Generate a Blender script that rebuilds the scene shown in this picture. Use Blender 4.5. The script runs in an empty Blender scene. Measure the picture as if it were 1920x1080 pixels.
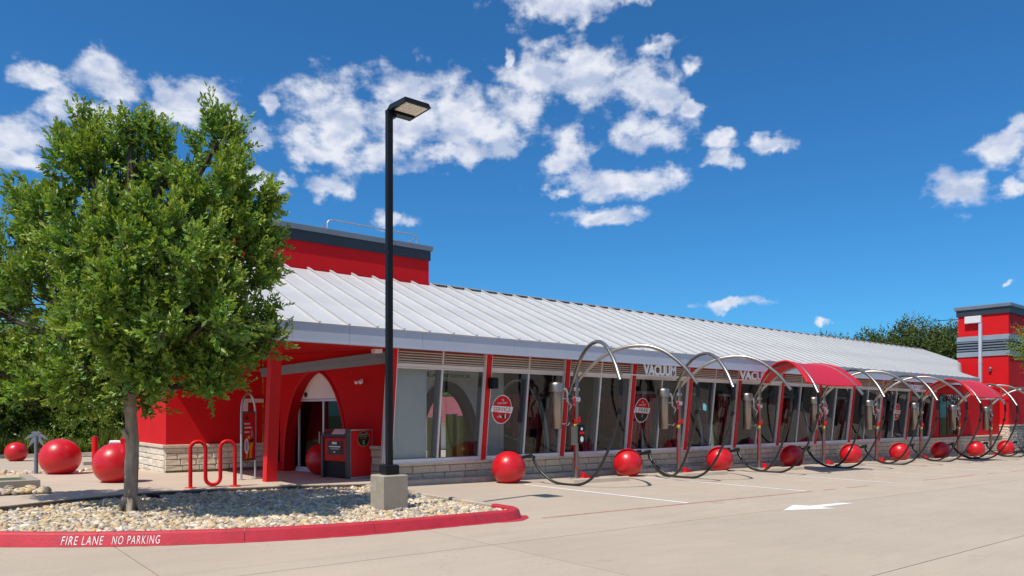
import bpy, math, random
import numpy as np
from mathutils import Vector, Matrix
random.seed(7)
rng = np.random.default_rng(7)
sc = bpy.context.scene
col = sc.collection
R = math.radians

# ------------------------------------------------------------------ camera, sky, sun, exposure
cam_d = bpy.data.cameras.new('camera'); cam = bpy.data.objects.new('camera', cam_d); col.objects.link(cam)
cam.location = (-10.477, -12.876, 1.54)
YAW = math.atan2(1696, 1380)
cam.rotation_euler = (R(90), 0, YAW - R(90))
cam_d.sensor_width = 36; cam_d.lens = 1380 / 1920 * 36
cam_d.shift_y = (778 - 540) / 1920
cam_d.clip_start = 0.1; cam_d.clip_end = 3000
sc.camera = cam
sc.view_settings.view_transform = 'Standard'; sc.view_settings.look = 'None'
sc.view_settings.gamma = 1; sc.view_settings.use_curve_mapping = False
sc.view_settings.exposure = 0.25
sc.cycles.max_bounces = 8; sc.cycles.transparent_max_bounces = 12

SUN = Vector((-0.50, -0.13, 0.85)).normalized()
sun_d = bpy.data.lights.new('sun', 'SUN'); sun = bpy.data.objects.new('sun', sun_d); col.objects.link(sun)
sun_d.energy = 4.1; sun_d.angle = R(0.53); sun_d.color = (1.0, 0.935, 0.84)
sun.rotation_euler = SUN.to_track_quat('Z', 'Y').to_euler(); sun.location = (0, 0, 40)

CLOUDS = [(-0.228, 0.366, 0.079, 0.06), (-0.144, 0.384, 0.085, 0.056), (-0.065, 0.382, 0.079, 0.052), (0.0, 0.4, 0.058, 0.036), (0.036, 0.427, 0.051, 0.036), (0.094, 0.437, 0.079, 0.036), (0.165, 0.419, 0.06, 0.034), (0.2, 0.396, 0.028, 0.021), (-0.255, 0.328, 0.051, 0.021), (-0.094, 0.342, 0.065, 0.023), (-0.172, 0.338, 0.063, 0.025), (-0.022, 0.362, 0.043, 0.029), (0.186, 0.367, 0.057, 0.03), (0.235, 0.38, 0.017, 0.01), (0.076, 0.351, 0.037, 0.03), (0.065, 0.33, 0.029, 0.016), (0.137, 0.301, 0.096, 0.022), (0.065, 0.294, 0.032, 0.01), (0.214, 0.308, 0.024, 0.013), (0.115, 0.264, 0.064, 0.013), (0.275, 0.345, 0.021, 0.011), (0.332, 0.334, 0.027, 0.012), (0.279, 0.32, 0.023, 0.013), (0.193, 0.456, 0.031, 0.011), (0.238, 0.428, 0.015, 0.014), (0.072, 0.508, 0.079, 0.027), (0.165, 0.508, 0.021, 0.009), (-0.004, 0.451, 0.01, 0.013), (-0.578, 0.371, 0.031, 0.016), (-0.503, 0.385, 0.031, 0.024), (-0.495, 0.373, 0.034, 0.016), (-0.557, 0.347, 0.029, 0.022), (-0.52, 0.346, 0.038, 0.018), (-0.404, 0.373, 0.052, 0.027), (-0.44, 0.379, 0.021, 0.014), (-0.422, 0.353, 0.045, 0.017), (-0.373, 0.355, 0.031, 0.015), (-0.588, 0.311, 0.028, 0.025), (-0.335, 0.339, 0.025, 0.019), (-0.318, 0.377, 0.013, 0.014), (-0.332, 0.29, 0.031, 0.016), (-0.295, 0.298, 0.012, 0.01), (-0.243, 0.289, 0.029, 0.015), (-0.588, 0.278, 0.03, 0.013), (-0.158, 0.256, 0.035, 0.011), (0.591, 0.288, 0.03, 0.027), (0.547, 0.254, 0.038, 0.025), (0.6, 0.309, 0.027, 0.013), (0.595, 0.25, 0.017, 0.014), (0.627, 0.279, 0.029, 0.035), (0.292, 0.143, 0.041, 0.009), (0.398, 0.12, 0.01, 0.005), (0.593, 0.146, 0.007, 0.004),
    # unseen extra clouds beyond the frame, packed denser to lift and whiten fill light
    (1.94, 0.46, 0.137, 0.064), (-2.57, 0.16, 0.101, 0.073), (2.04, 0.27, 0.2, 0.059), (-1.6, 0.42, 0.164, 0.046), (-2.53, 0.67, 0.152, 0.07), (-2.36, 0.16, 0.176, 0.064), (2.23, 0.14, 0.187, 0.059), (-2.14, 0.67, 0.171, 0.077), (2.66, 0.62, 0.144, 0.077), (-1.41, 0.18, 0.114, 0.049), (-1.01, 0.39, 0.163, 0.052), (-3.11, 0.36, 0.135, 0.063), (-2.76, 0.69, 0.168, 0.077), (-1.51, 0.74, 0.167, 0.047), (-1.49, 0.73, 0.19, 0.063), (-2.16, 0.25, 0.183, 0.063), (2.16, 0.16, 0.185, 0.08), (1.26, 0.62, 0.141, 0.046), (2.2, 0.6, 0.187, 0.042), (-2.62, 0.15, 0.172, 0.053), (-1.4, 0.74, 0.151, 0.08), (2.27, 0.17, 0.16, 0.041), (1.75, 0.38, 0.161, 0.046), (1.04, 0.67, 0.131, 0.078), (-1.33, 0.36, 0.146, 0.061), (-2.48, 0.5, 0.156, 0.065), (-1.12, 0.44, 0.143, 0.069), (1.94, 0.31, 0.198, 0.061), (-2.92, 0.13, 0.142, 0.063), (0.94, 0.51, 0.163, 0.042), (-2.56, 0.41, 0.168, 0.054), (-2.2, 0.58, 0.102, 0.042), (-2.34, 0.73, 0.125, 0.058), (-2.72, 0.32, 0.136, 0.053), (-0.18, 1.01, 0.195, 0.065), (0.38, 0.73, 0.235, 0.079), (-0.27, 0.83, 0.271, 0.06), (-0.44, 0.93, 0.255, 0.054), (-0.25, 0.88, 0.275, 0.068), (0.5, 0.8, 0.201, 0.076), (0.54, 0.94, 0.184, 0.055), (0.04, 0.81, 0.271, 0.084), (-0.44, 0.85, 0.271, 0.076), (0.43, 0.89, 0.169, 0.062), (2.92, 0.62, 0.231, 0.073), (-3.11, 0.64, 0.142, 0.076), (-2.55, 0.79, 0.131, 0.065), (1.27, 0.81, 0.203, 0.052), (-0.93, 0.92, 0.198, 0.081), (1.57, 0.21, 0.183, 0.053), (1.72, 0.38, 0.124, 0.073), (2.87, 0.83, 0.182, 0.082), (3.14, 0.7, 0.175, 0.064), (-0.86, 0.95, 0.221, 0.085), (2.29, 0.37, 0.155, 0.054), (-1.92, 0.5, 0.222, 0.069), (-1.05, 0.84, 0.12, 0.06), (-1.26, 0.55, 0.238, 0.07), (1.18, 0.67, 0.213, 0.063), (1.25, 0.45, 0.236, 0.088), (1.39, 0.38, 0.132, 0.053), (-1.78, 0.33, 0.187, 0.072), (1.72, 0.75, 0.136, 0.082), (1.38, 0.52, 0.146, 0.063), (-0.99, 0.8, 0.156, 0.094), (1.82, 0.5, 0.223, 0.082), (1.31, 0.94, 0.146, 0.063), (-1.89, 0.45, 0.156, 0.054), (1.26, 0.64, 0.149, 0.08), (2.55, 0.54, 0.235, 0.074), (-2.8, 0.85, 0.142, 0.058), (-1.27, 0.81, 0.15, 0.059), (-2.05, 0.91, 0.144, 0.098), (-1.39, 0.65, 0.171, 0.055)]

def make_world():
    w = bpy.data.worlds.new('World'); sc.world = w; w.use_nodes = True
    nt = w.node_tree; N = nt.nodes; L = nt.links; N.clear()
    def m(op, a, b=None, c=None, clamp=False):
        n = N.new('ShaderNodeMath'); n.operation = op; n.use_clamp = clamp
        for i, v in enumerate((a, b, c)):
            if v is None: continue
            if isinstance(v, (int, float)): n.inputs[i].default_value = v
            else: L.new(v, n.inputs[i])
        return n.outputs[0]
    def vm(op, a, b=None, out=0):
        n = N.new('ShaderNodeVectorMath'); n.operation = op
        for i, v in enumerate((a, b)):
            if v is None: continue
            if isinstance(v, tuple): n.inputs[i].default_value = v
            else: L.new(v, n.inputs[i])
        return n.outputs[out]
    tc = N.new('ShaderNodeTexCoord').outputs['Generated']
    d = vm('NORMALIZE', tc)
    su, cu = math.sin(YAW), math.cos(YAW)
    fr = vm('DOT_PRODUCT', d, (cu, su, 0), out=1); rr = vm('DOT_PRODUCT', d, (su, -cu, 0), out=1)
    az = m('ARCTAN2', rr, fr)
    sx = N.new('ShaderNodeSeparateXYZ'); L.new(d, sx.inputs[0])
    el = m('ARCSINE', sx.outputs[2])
    cb = N.new('ShaderNodeCombineXYZ'); L.new(az, cb.inputs[0]); L.new(el, cb.inputs[1]); p = cb.outputs[0]
    # domain warp for ragged edges
    def noise(vec, scale, det, rough, out='Fac'):
        n = N.new('ShaderNodeTexNoise'); n.inputs['Scale'].default_value = scale; n.inputs['Detail'].default_value = det
        n.inputs['Roughness'].default_value = rough; L.new(vec, n.inputs['Vector']); return n.outputs[out]
    wv = vm('SUBTRACT', noise(p, 22, 4, 0.6, 'Color'), (0.5, 0.5, 0.5))
    wv2 = vm('MULTIPLY', wv, (0.055, 0.04, 0))
    pw = vm('ADD', p, wv2)
    cur = None
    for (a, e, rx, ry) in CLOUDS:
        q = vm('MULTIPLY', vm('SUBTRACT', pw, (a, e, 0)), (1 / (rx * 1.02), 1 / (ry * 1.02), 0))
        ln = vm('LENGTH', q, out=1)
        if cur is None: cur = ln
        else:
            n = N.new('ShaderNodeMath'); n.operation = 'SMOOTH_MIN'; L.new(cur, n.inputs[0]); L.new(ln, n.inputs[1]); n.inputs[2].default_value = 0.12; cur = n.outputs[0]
    base = m('MINIMUM', m('SUBTRACT', 1.0, cur), 0.75)
    ps = vm('MULTIPLY', p, (1, 1.5, 1))
    f = noise(ps, 24, 10, 0.57)
    r1 = noise(ps, 17, 5, 0.5)
    r2 = noise(vm('ADD', ps, (0.006, 0.022, 0)), 17, 5, 0.5)
    # bigger noise keeps holes and wisps
    fb = noise(ps, 9, 5, 0.55)
    val = m('ADD', m('MULTIPLY', base, 1.0), m('MULTIPLY', m('SUBTRACT', f, 0.5), 2.5))
    val = m('ADD', val, m('MULTIPLY', m('SUBTRACT', fb, 0.5), 1.3))
    mr = N.new('ShaderNodeMapRange'); mr.interpolation_type = 'SMOOTHSTEP'; L.new(val, mr.inputs[0]); mr.inputs[1].default_value = -0.12; mr.inputs[2].default_value = 0.78
    alpha = m('MULTIPLY', mr.outputs[0], 0.97)
    alpha = m('MULTIPLY', alpha, m('GREATER_THAN', base, -1.2))
    relief = m('MULTIPLY', m('SUBTRACT', r1, r2), 2.6)
    sh = m('ADD', m('ADD', 0.86, relief), m('MULTIPLY', m('SUBTRACT', 0.52, val), 0.55), clamp=True)
    sh = m('MULTIPLY', m('ADD', sh, m('MULTIPLY', m('SUBTRACT', fb, 0.5), -0.5)), 1.0, clamp=True)
    cr = N.new('ShaderNodeValToRGB'); L.new(sh, cr.inputs[0])
    cr.color_ramp.elements[0].position = 0.35; cr.color_ramp.elements[0].color = (0.50, 0.58, 0.77, 1)
    cr.color_ramp.elements[1].position = 0.95; cr.color_ramp.elements[1].color = (0.84, 0.87, 0.95, 1)
    cc = vm('SCALE', cr.outputs[0]); cc.node.inputs['Scale'].default_value = 9.2
    sky = N.new('ShaderNodeTexSky'); sky.sky_type = 'NISHITA'; sky.sun_disc = False
    sky.sun_elevation = math.asin(SUN.z); sky.sun_rotation = math.atan2(SUN.x, SUN.y)
    sky.air_density = 1.0; sky.dust_density = 0.6; sky.ozone_density = 3.0; sky.altitude = 200
    tint = vm('MULTIPLY', sky.outputs[0], (SKT[0], SKT[1], SKT[2]))
    mix = N.new('ShaderNodeMix'); mix.data_type = 'RGBA'; L.new(alpha, mix.inputs[0]); L.new(tint, mix.inputs[6]); L.new(cc, mix.inputs[7])
    bg = N.new('ShaderNodeBackground'); bg.inputs[1].default_value = 0.09; L.new(mix.outputs[2], bg.inputs[0])
    out = N.new('ShaderNodeOutputWorld'); L.new(bg.outputs[0], out.inputs[0])
SKT = (0.29, 0.82, 1.22)
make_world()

# ------------------------------------------------------------------ helpers
def g(x): return -0.014 * max(-40.0, min(70.0, x))          # the lot falls gently to the right

def tag(o, label=None, cat=None, group=None, kind=None):
    if label: o['label'] = label
    if cat: o['category'] = cat
    if group: o['group'] = group
    if kind: o['kind'] = kind
    return o
def empty(name, loc=(0, 0, 0), rz=0.0):
    o = bpy.data.objects.new(name, None); col.objects.link(o); o.location = loc; o.rotation_euler = (0, 0, rz); o.empty_display_size = .2
    return o
def thing(name, label, cat, loc=(0, 0, 0), rz=0.0, group=None):
    return tag(empty(name, loc, rz), label, cat, group)

class MB:
    def __init__(s): s.v = []; s.f = []; s.mi = []; s.sm = []
    def add(s, vs, fs, m=0, sm=False):
        b = len(s.v); s.v += [tuple(v) for v in vs]
        for f in fs: s.f.append(tuple(i + b for i in f)); s.mi.append(m); s.sm.append(sm)
        return s
    def hexa(s, p, m=0):      # p: 8 points, bottom 4 ccw, top 4 ccw
        return s.add(p, [(3, 2, 1, 0), (4, 5, 6, 7), (0, 1, 5, 4), (1, 2, 6, 5), (2, 3, 7, 6), (3, 0, 4, 7)], m)
    def box(s, x0, x1, y0, y1, z0, z1, m=0):
        return s.hexa([(x0, y0, z0), (x1, y0, z0), (x1, y1, z0), (x0, y1, z0), (x0, y0, z1), (x1, y0, z1), (x1, y1, z1), (x0, y1, z1)], m)
    def bbox(s, x0, x1, y0, y1, z0, z1, b=0.01, m=0):   # box with chamfered edges on all sides
        c = lambda x, y, z: (x, y, z)
        v = []
        for (z, i) in ((z0, b), (z0 + b, 0), (z1 - b, 0), (z1, b)):
            v += [(x0 + i, y0 + i, z), (x1 - i, y0 + i, z), (x1 - i, y1 - i, z), (x0 + i, y1 - i, z)]
        f = [(3, 2, 1, 0), (12, 13, 14, 15)]
        for k in range(3):
            for j in range(4): f.append((4 * k + j, 4 * k + (j + 1) % 4, 4 * k + 4 + (j + 1) % 4, 4 * k + 4 + j))
        return s.add(v, f, m)
    def obar(s, a, b, w, h, up=(0, 0, 1), m=0):        # rectangular bar from a to b
        a = Vector(a); b = Vector(b); d = (b - a).normalized(); up = Vector(up)
        sd = d.cross(up).normalized() * (w / 2); u = sd.cross(d).normalized() * (h / 2)
        return s.hexa([a - sd - u, a + sd - u, b + sd - u, b - sd - u, a - sd + u, a + sd + u, b + sd + u, b - sd + u], m)
    def tube(s, pts, r, n=8, m=0, cap=True):
        pts = [Vector(p) for p in pts]; k = len(pts)
        rr = r if isinstance(r, (list, tuple)) else [r] * k
        tn = []
        for i in range(k):
            a = pts[max(0, i - 1)]; b = pts[min(k - 1, i + 1)]; tn.append((b - a).normalized())
        ref = Vector((0, 0, 1)) if abs(tn[0].z) < .9 else Vector((1, 0, 0))
        u = tn[0].cross(ref).normalized(); vs = []
        for i in range(k):
            u = (u - tn[i] * u.dot(tn[i])).normalized(); w = tn[i].cross(u)
            for j in range(n):
                an = 2 * math.pi * j / n; vs.append(pts[i] + (u * math.cos(an) + w * math.sin(an)) * rr[i])
        fs = [(i * n + j, i * n + (j + 1) % n, (i + 1) * n + (j + 1) % n, (i + 1) * n + j) for i in range(k - 1) for j in range(n)]
        s.add(vs, fs, m, True)
        if cap:
            s.add(vs[:n], [tuple(reversed(range(n)))], m); s.add(vs[-n:], [tuple(range(n))], m)
        return s
    def lathe(s, prof, n=24, c=(0, 0, 0), m=0, ax='z'):
        vs = []
        for (r, z) in prof:
            for j in range(n):
                an = 2 * math.pi * j / n; a, b = r * math.cos(an), r * math.sin(an)
                vs.append((c[0] + a, c[1] + b, c[2] + z) if ax == 'z' else ((c[0] + z, c[1] + a, c[2] + b) if ax == 'x' else (c[0] + a, c[1] + z, c[2] + b)))
        k = len(prof); fs = [(i * n + j, i * n + (j + 1) % n, (i + 1) * n + (j + 1) % n, (i + 1) * n + j) for i in range(k - 1) for j in range(n)]
        if ax == 'y': fs = [tuple(reversed(f)) for f in fs]
        s.add(vs, fs, m, True)
        if prof[0][0] > 1e-4: s.add(vs[:n], [tuple(reversed(range(n))) if ax != 'y' else tuple(range(n))], m)
        if prof[-1][0] > 1e-4: s.add(vs[-n:], [tuple(range(n)) if ax != 'y' else tuple(reversed(range(n)))], m)
        return s
    def prism(s, poly, z0, z1, m=0, zf=None):
        n = len(poly); zf = zf or (lambda x, y: 0.0)
        vs = [(x, y, z0 + zf(x, y)) for x, y in poly] + [(x, y, z1 + zf(x, y)) for x, y in poly]
        fs = [tuple(reversed(range(n))), tuple(range(n, 2 * n))] + [(i, (i + 1) % n, n + (i + 1) % n, n + i) for i in range(n)]
        return s.add(vs, fs, m)
    def slabx(s, poly, x0, x1, m=0):     # polygon in (y,z) swept along x
        n = len(poly); vs = [(x0, y, z) for y, z in poly] + [(x1, y, z) for y, z in poly]
        return s.add(vs, [tuple(range(n)), tuple(reversed(range(n, 2 * n)))] + [((i + 1) % n, i, n + i, n + (i + 1) % n) for i in range(n)], m)
    def slaby(s, poly, y0, y1, m=0):     # polygon in (x,z) swept along y
        n = len(poly); vs = [(x, y0, z) for x, z in poly] + [(x, y1, z) for x, z in poly]
        return s.add(vs, [tuple(range(n)), tuple(reversed(range(n, 2 * n)))] + [((i + 1) % n, i, n + i, n + (i + 1) % n) for i in range(n)], m)
    def mesh(s, name, mats, fix=True):
        me = bpy.data.meshes.new(name); me.from_pydata(s.v, [], s.f)
        for mt in (mats if isinstance(mats, (list, tuple)) else [mats]): me.materials.append(mt)
        me.polygons.foreach_set('material_index', s.mi); me.polygons.foreach_set('use_smooth', s.sm)
        me.update(); return me
    def build(s, name, mats, parent=None, loc=(0, 0, 0), rot=(0, 0, 0)):
        o = bpy.data.objects.new(name, s.mesh(name, mats)); col.objects.link(o)
        o.location = loc; o.rotation_euler = rot
        if parent: o.parent = parent
        return o
def inst(name, me, parent=None, loc=(0, 0, 0), rot=(0, 0, 0), scale=(1, 1, 1)):
    o = bpy.data.objects.new(name, me); col.objects.link(o); o.location = loc; o.rotation_euler = rot; o.scale = scale
    if parent: o.parent = parent
    return o
def copy_tree(o, parent=None):
    c = o.copy(); col.objects.link(c); c.parent = parent
    for ch in list(o.children): copy_tree(ch, c)
    return c
def text_mesh(txt, size, ext=0.0, shear=0.0, spacing=1.0, align='LEFT', res=3, bold=0.0):
    cu_ = bpy.data.curves.new('lettering', 'FONT'); cu_.body = txt; cu_.size = size; cu_.extrude = ext; cu_.shear = shear
    cu_.space_character = spacing; cu_.align_x = align; cu_.resolution_u = res; cu_.offset = bold
    to = bpy.data.objects.new('lettering', cu_); col.objects.link(to)
    dg = bpy.context.evaluated_depsgraph_get(); dg.update()
    me = bpy.data.meshes.new_from_object(to.evaluated_get(dg)); bpy.data.objects.remove(to); bpy.data.curves.remove(cu_)
    return me
def put_text(txt, w, h, origin, ux, uz, mt, parent, name='lettering', ext=0.0, shear=0.0, bold=0.0, off=0.0):
    """fit lettering to width w, height h; origin = lower left; ux, uz = directions of writing and of up"""
    me = text_mesh(txt, 1.0, 0, shear, bold=bold)
    co = np.array([v.co[:] for v in me.vertices]); mn = co.min(0); mx = co.max(0)
    ux = Vector(ux).normalized(); uz = Vector(uz).normalized(); nn = ux.cross(uz)
    o3 = Vector(origin)
    for v in me.vertices:
        a = (v.co.x - mn[0]) / (mx[0] - mn[0]) * w; b = (v.co.y - mn[1]) / (mx[1] - mn[1]) * h
        v.co = o3 + ux * a + uz * b + nn * off
    if ext:
        sd = MB(); me2 = me
        vs = [v.co.copy() for v in me2.vertices]; fs = [tuple(p.vertices) for p in me2.polygons]
        n = len(vs); ed = {}
        for f in fs:
            for i in range(len(f)): e = (f[i], f[(i + 1) % len(f)]); ed[e] = ed.get(e, 0) + 1
        allv = vs + [v + nn * ext for v in vs]
        ff = [tuple(i + n for i in f) for f in fs]
        for (a, b) in ed:
            if (b, a) not in ed: ff.append((a, b, b + n, a + n))
        sd.add(allv, ff); me = sd.mesh(name, mt)
    else:
        me.materials.clear(); me.materials.append(mt)
    me.name = name
    o = bpy.data.objects.new(name, me); col.objects.link(o)
    if parent: o.parent = parent
    return o

# ------------------------------------------------------------------ materials
def mat(name, c, rough=.6, metal=0.0, var=0.12, vs=4.0, bump=0.0, bs=60.0, coat=0.0, rnd=0.0, spec=0.5, grime=None, gs=1.2, gpow=.5, stretch=None, coord='Object', detail=6):
    m = bpy.data.materials.new(name); m.use_nodes = True; nt = m.node_tree; N = nt.nodes; L = nt.links
    b = N['Principled BSDF']; b.inputs['Roughness'].default_value = rough; b.inputs['Metallic'].default_value = metal
    b.inputs['Specular IOR Level'].default_value = spec
    b.inputs['Coat Weight'].default_value = coat; b.inputs['Coat Roughness'].default_value = .08
    tc = N.new('ShaderNodeTexCoord'); vec = tc.outputs[coord]
    if stretch:
        mp = N.new('ShaderNodeMapping'); mp.inputs['Scale'].default_value = stretch; L.new(vec, mp.inputs[0]); vec = mp.outputs[0]
    no = N.new('ShaderNodeTexNoise'); no.inputs['Scale'].default_value = vs; no.inputs['Detail'].default_value = detail; no.inputs['Roughness'].default_value = .6; L.new(vec, no.inputs['Vector'])
    mr = N.new('ShaderNodeMapRange'); L.new(no.outputs['Fac'], mr.inputs[0]); mr.inputs[1].default_value = .3; mr.inputs[2].default_value = .7; mr.inputs[3].default_value = 1 - var; mr.inputs[4].default_value = 1 + var
    fac = mr.outputs[0]
    if rnd:
        oi = N.new('ShaderNodeObjectInfo'); m2 = N.new('ShaderNodeMapRange'); L.new(oi.outputs['Random'], m2.inputs[0]); m2.inputs[3].default_value = 1 - rnd; m2.inputs[4].default_value = 1 + rnd
        mm = N.new('ShaderNodeMath'); mm.operation = 'MULTIPLY'; L.new(fac, mm.inputs[0]); L.new(m2.outputs[0], mm.inputs[1]); fac = mm.outputs[0]
    vm_ = N.new('ShaderNodeVectorMath'); vm_.operation = 'SCALE'; vm_.inputs[0].default_value = c; L.new(fac, vm_.inputs['Scale']); out = vm_.outputs[0]
    if grime:
        n2 = N.new('ShaderNodeTexNoise'); n2.inputs['Scale'].default_value = gs; n2.inputs['Detail'].default_value = 8; n2.inputs['Roughness'].default_value = .65; L.new(vec, n2.inputs['Vector'])
        r2 = N.new('ShaderNodeMapRange'); L.new(n2.outputs['Fac'], r2.inputs[0]); r2.inputs[1].default_value = .48; r2.inputs[2].default_value = .75; r2.inputs[4].default_value = gpow
        mx = N.new('ShaderNodeMix'); mx.data_type = 'RGBA'; L.new(r2.outputs[0], mx.inputs[0]); L.new(out, mx.inputs[6]); mx.inputs[7].default_value = (*grime, 1); out = mx.outputs[2]
    L.new(out, b.inputs['Base Color'])
    if bump:
        nb = N.new('ShaderNodeTexNoise'); nb.inputs['Scale'].default_value = bs; nb.inputs['Detail'].default_value = 5; L.new(vec, nb.inputs['Vector'])
        bp = N.new('ShaderNodeBump'); bp.inputs['Strength'].default_value = bump; bp.inputs['Distance'].default_value = .01; L.new(nb.outputs['Fac'], bp.inputs['Height']); L.new(bp.outputs[0], b.inputs['Normal'])
    return m

def slab_mat(name, c):
    m = bpy.data.materials.new(name); m.use_nodes = True; nt = m.node_tree; N = nt.nodes; L = nt.links; b = N['Principled BSDF']; b.inputs['Roughness'].default_value = .82; b.inputs['Specular IOR Level'].default_value = .35
    pos = N.new('ShaderNodeNewGeometry').outputs['Position']
    def nz(scale, det, rough, sx=1, sy=1, off=0):
        mp = N.new('ShaderNodeMapping'); mp.inputs['Scale'].default_value = (sx, sy, 1); mp.inputs['Location'].default_value = (off, off * .7, 0); L.new(pos, mp.inputs[0])
        n = N.new('ShaderNodeTexNoise'); n.inputs['Scale'].default_value = scale; n.inputs['Detail'].default_value = det; n.inputs['Roughness'].default_value = rough; L.new(mp.outputs[0], n.inputs['Vector']); return n.outputs['Fac']
    def mrange(v, a, b_, c_, d): r = N.new('ShaderNodeMapRange'); L.new(v, r.inputs[0]); r.inputs[1].default_value = a; r.inputs[2].default_value = b_; r.inputs[3].default_value = c_; r.inputs[4].default_value = d; return r.outputs[0]
    def mul(a, b_): q = N.new('ShaderNodeMath'); q.operation = 'MULTIPLY'; L.new(a, q.inputs[0]); L.new(b_, q.inputs[1]); return q.outputs[0]
    oi = N.new('ShaderNodeObjectInfo')
    f = mrange(nz(.35, 6, .6), .3, .7, .93, 1.05); f = mul(f, mrange(nz(2.2, 8, .7, .35, 1.6, 7), .3, .7, .94, 1.05)); f = mul(f, mrange(nz(55, 3, .6), .3, .7, .93, 1.06))
    f = mul(f, mrange(oi.outputs['Random'], 0, 1, .965, 1.03))
    f = mul(f, mrange(nz(1.6, 3, .5, 1, 1, 31), .70, .80, 1, .78))                 # a few faint stains
    f = mul(f, mrange(nz(9, 2, .5, 1, 1, 13), .74, .80, 1, .72))                   # small drips
    f = mul(f, mrange(nz(.8, 4, .55, .12, 2.2, 3), .60, .78, 1, .90))              # long tyre streaks along the lane
    vo = N.new('ShaderNodeTexVoronoi'); vo.feature = 'DISTANCE_TO_EDGE'; vo.inputs['Scale'].default_value = .16
    wv = N.new('ShaderNodeTexNoise'); wv.inputs['Scale'].default_value = 1.3; wv.inputs['Detail'].default_value = 6; L.new(pos, wv.inputs['Vector']); av = N.new('ShaderNodeVectorMath'); av.operation = 'ADD'; L.new(pos, av.inputs[0]); L.new(wv.outputs['Color'], av.inputs[1]); L.new(av.outputs[0], vo.inputs['Vector'])
    f = mul(f, mrange(vo.outputs['Distance'], 0, .0012, .86, 1))                   # hairline cracks
    v = N.new('ShaderNodeVectorMath'); v.operation = 'SCALE'; v.inputs[0].default_value = c; L.new(f, v.inputs['Scale']); L.new(v.outputs[0], b.inputs['Base Color'])
    bp = N.new('ShaderNodeBump'); bp.inputs['Strength'].default_value = .25; bp.inputs['Distance'].default_value = .006; L.new(nz(90, 4, .6), bp.inputs['Height']); L.new(bp.outputs[0], b.inputs['Normal'])
    return m

def leaf_mat(name, c, tl=.35):
    m = bpy.data.materials.new(name); m.use_nodes = True; nt = m.node_tree; N = nt.nodes; L = nt.links; N.clear()
    at = N.new('ShaderNodeAttribute'); at.attribute_name = 'tint'
    mu = N.new('ShaderNodeMix'); mu.data_type = 'RGBA'; mu.blend_type = 'MULTIPLY'; mu.inputs[0].default_value = 1; mu.inputs[6].default_value = (*c, 1); L.new(at.outputs['Color'], mu.inputs[7])
    b = N.new('ShaderNodeBsdfPrincipled'); b.inputs['Roughness'].default_value = .42; b.inputs['Specular IOR Level'].default_value = .45; L.new(mu.outputs[2], b.inputs['Base Color'])
    t = N.new('ShaderNodeBsdfTranslucent'); sc_ = N.new('ShaderNodeVectorMath'); sc_.operation = 'MULTIPLY'; L.new(mu.outputs[2], sc_.inputs[0]); sc_.inputs[1].default_value = (1.5, 1.35, .5); L.new(sc_.outputs[0], t.inputs[0])
    mx = N.new('ShaderNodeMixShader'); mx.inputs[0].default_value = tl; L.new(b.outputs[0], mx.inputs[1]); L.new(t.outputs[0], mx.inputs[2])
    o = N.new('ShaderNodeOutputMaterial'); L.new(mx.outputs[0], o.inputs[0]); return m

def glass_mat(name, tint, refl=1.0):
    m = bpy.data.materials.new(name); m.use_nodes = True; nt = m.node_tree; N = nt.nodes; L = nt.links; N.clear()
    tr = N.new('ShaderNodeBsdfTransparent'); tr.inputs[0].default_value = (*tint, 1)
    gl = N.new('ShaderNodeBsdfGlossy'); gl.inputs['Roughness'].default_value = .015; gl.inputs['Color'].default_value = (.95, .98, 1, 1)
    fr = N.new('ShaderNodeFresnel'); fr.inputs[0].default_value = 1.5
    no = N.new('ShaderNodeTexNoise'); no.inputs['Scale'].default_value = .8; tc = N.new('ShaderNodeTexCoord'); L.new(tc.outputs['Object'], no.inputs['Vector'])
    bp = N.new('ShaderNodeBump'); bp.inputs['Strength'].default_value = .05; bp.inputs['Distance'].default_value = .02; L.new(no.outputs['Fac'], bp.inputs['Height']); L.new(bp.outputs[0], gl.inputs['Normal'])
    mu = N.new('ShaderNodeMath'); mu.operation = 'MULTIPLY_ADD'; L.new(fr.outputs[0], mu.inputs[0]); mu.inputs[1].default_value = 1.3 * refl; mu.inputs[2].default_value = .02 * refl; mu.use_clamp = True
    mx = N.new('ShaderNodeMixShader'); L.new(mu.outputs[0], mx.inputs[0]); L.new(tr.outputs[0], mx.inputs[1]); L.new(gl.outputs[0], mx.inputs[2])
    o = N.new('ShaderNodeOutputMaterial'); L.new(mx.outputs[0], o.inputs[0]); return m

def steel_mat(name, c=(.46, .42, .38), rough=.32):
    m = mat(name, c, rough, 1.0, .10, 14, .12, 5, stretch=(1, 1, .12)); return m

M = {}
M['slab'] = slab_mat('light_concrete', (.455, .375, .288))
M['walk'] = mat('pale_concrete', (.50, .41, .31), .85, 0, .07, 1.6, .2, 110, rnd=.03, grime=(.40, .34, .27), gs=1.1, gpow=.4)
M['joint'] = mat('joint_dirt', (.09, .075, .06), .95, 0, .2, 3)
M['soil'] = mat('soil', (.10, .085, .06), .95, 0, .3, 1)
M['grassy'] = mat('grass_ground', (.06, .09, .03), .95, 0, .35, .6, .5, 20)
M['white_paint'] = mat('white_road_paint', (.80, .78, .74), .7, 0, .08, 9, .1, 60, grime=(.55, .48, .4), gs=7, gpow=.7)
M['red_line'] = mat('worn_red_road_paint', (.50, .17, .14), .8, 0, .2, 9, grime=(.50, .42, .34), gs=6, gpow=.95)
M['kerb_red'] = mat('red_kerb_paint', (.50, .026, .042), .5, 0, .12, 5, .35, 45, grime=(.33, .035, .045), gs=2.2, gpow=.8)
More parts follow.
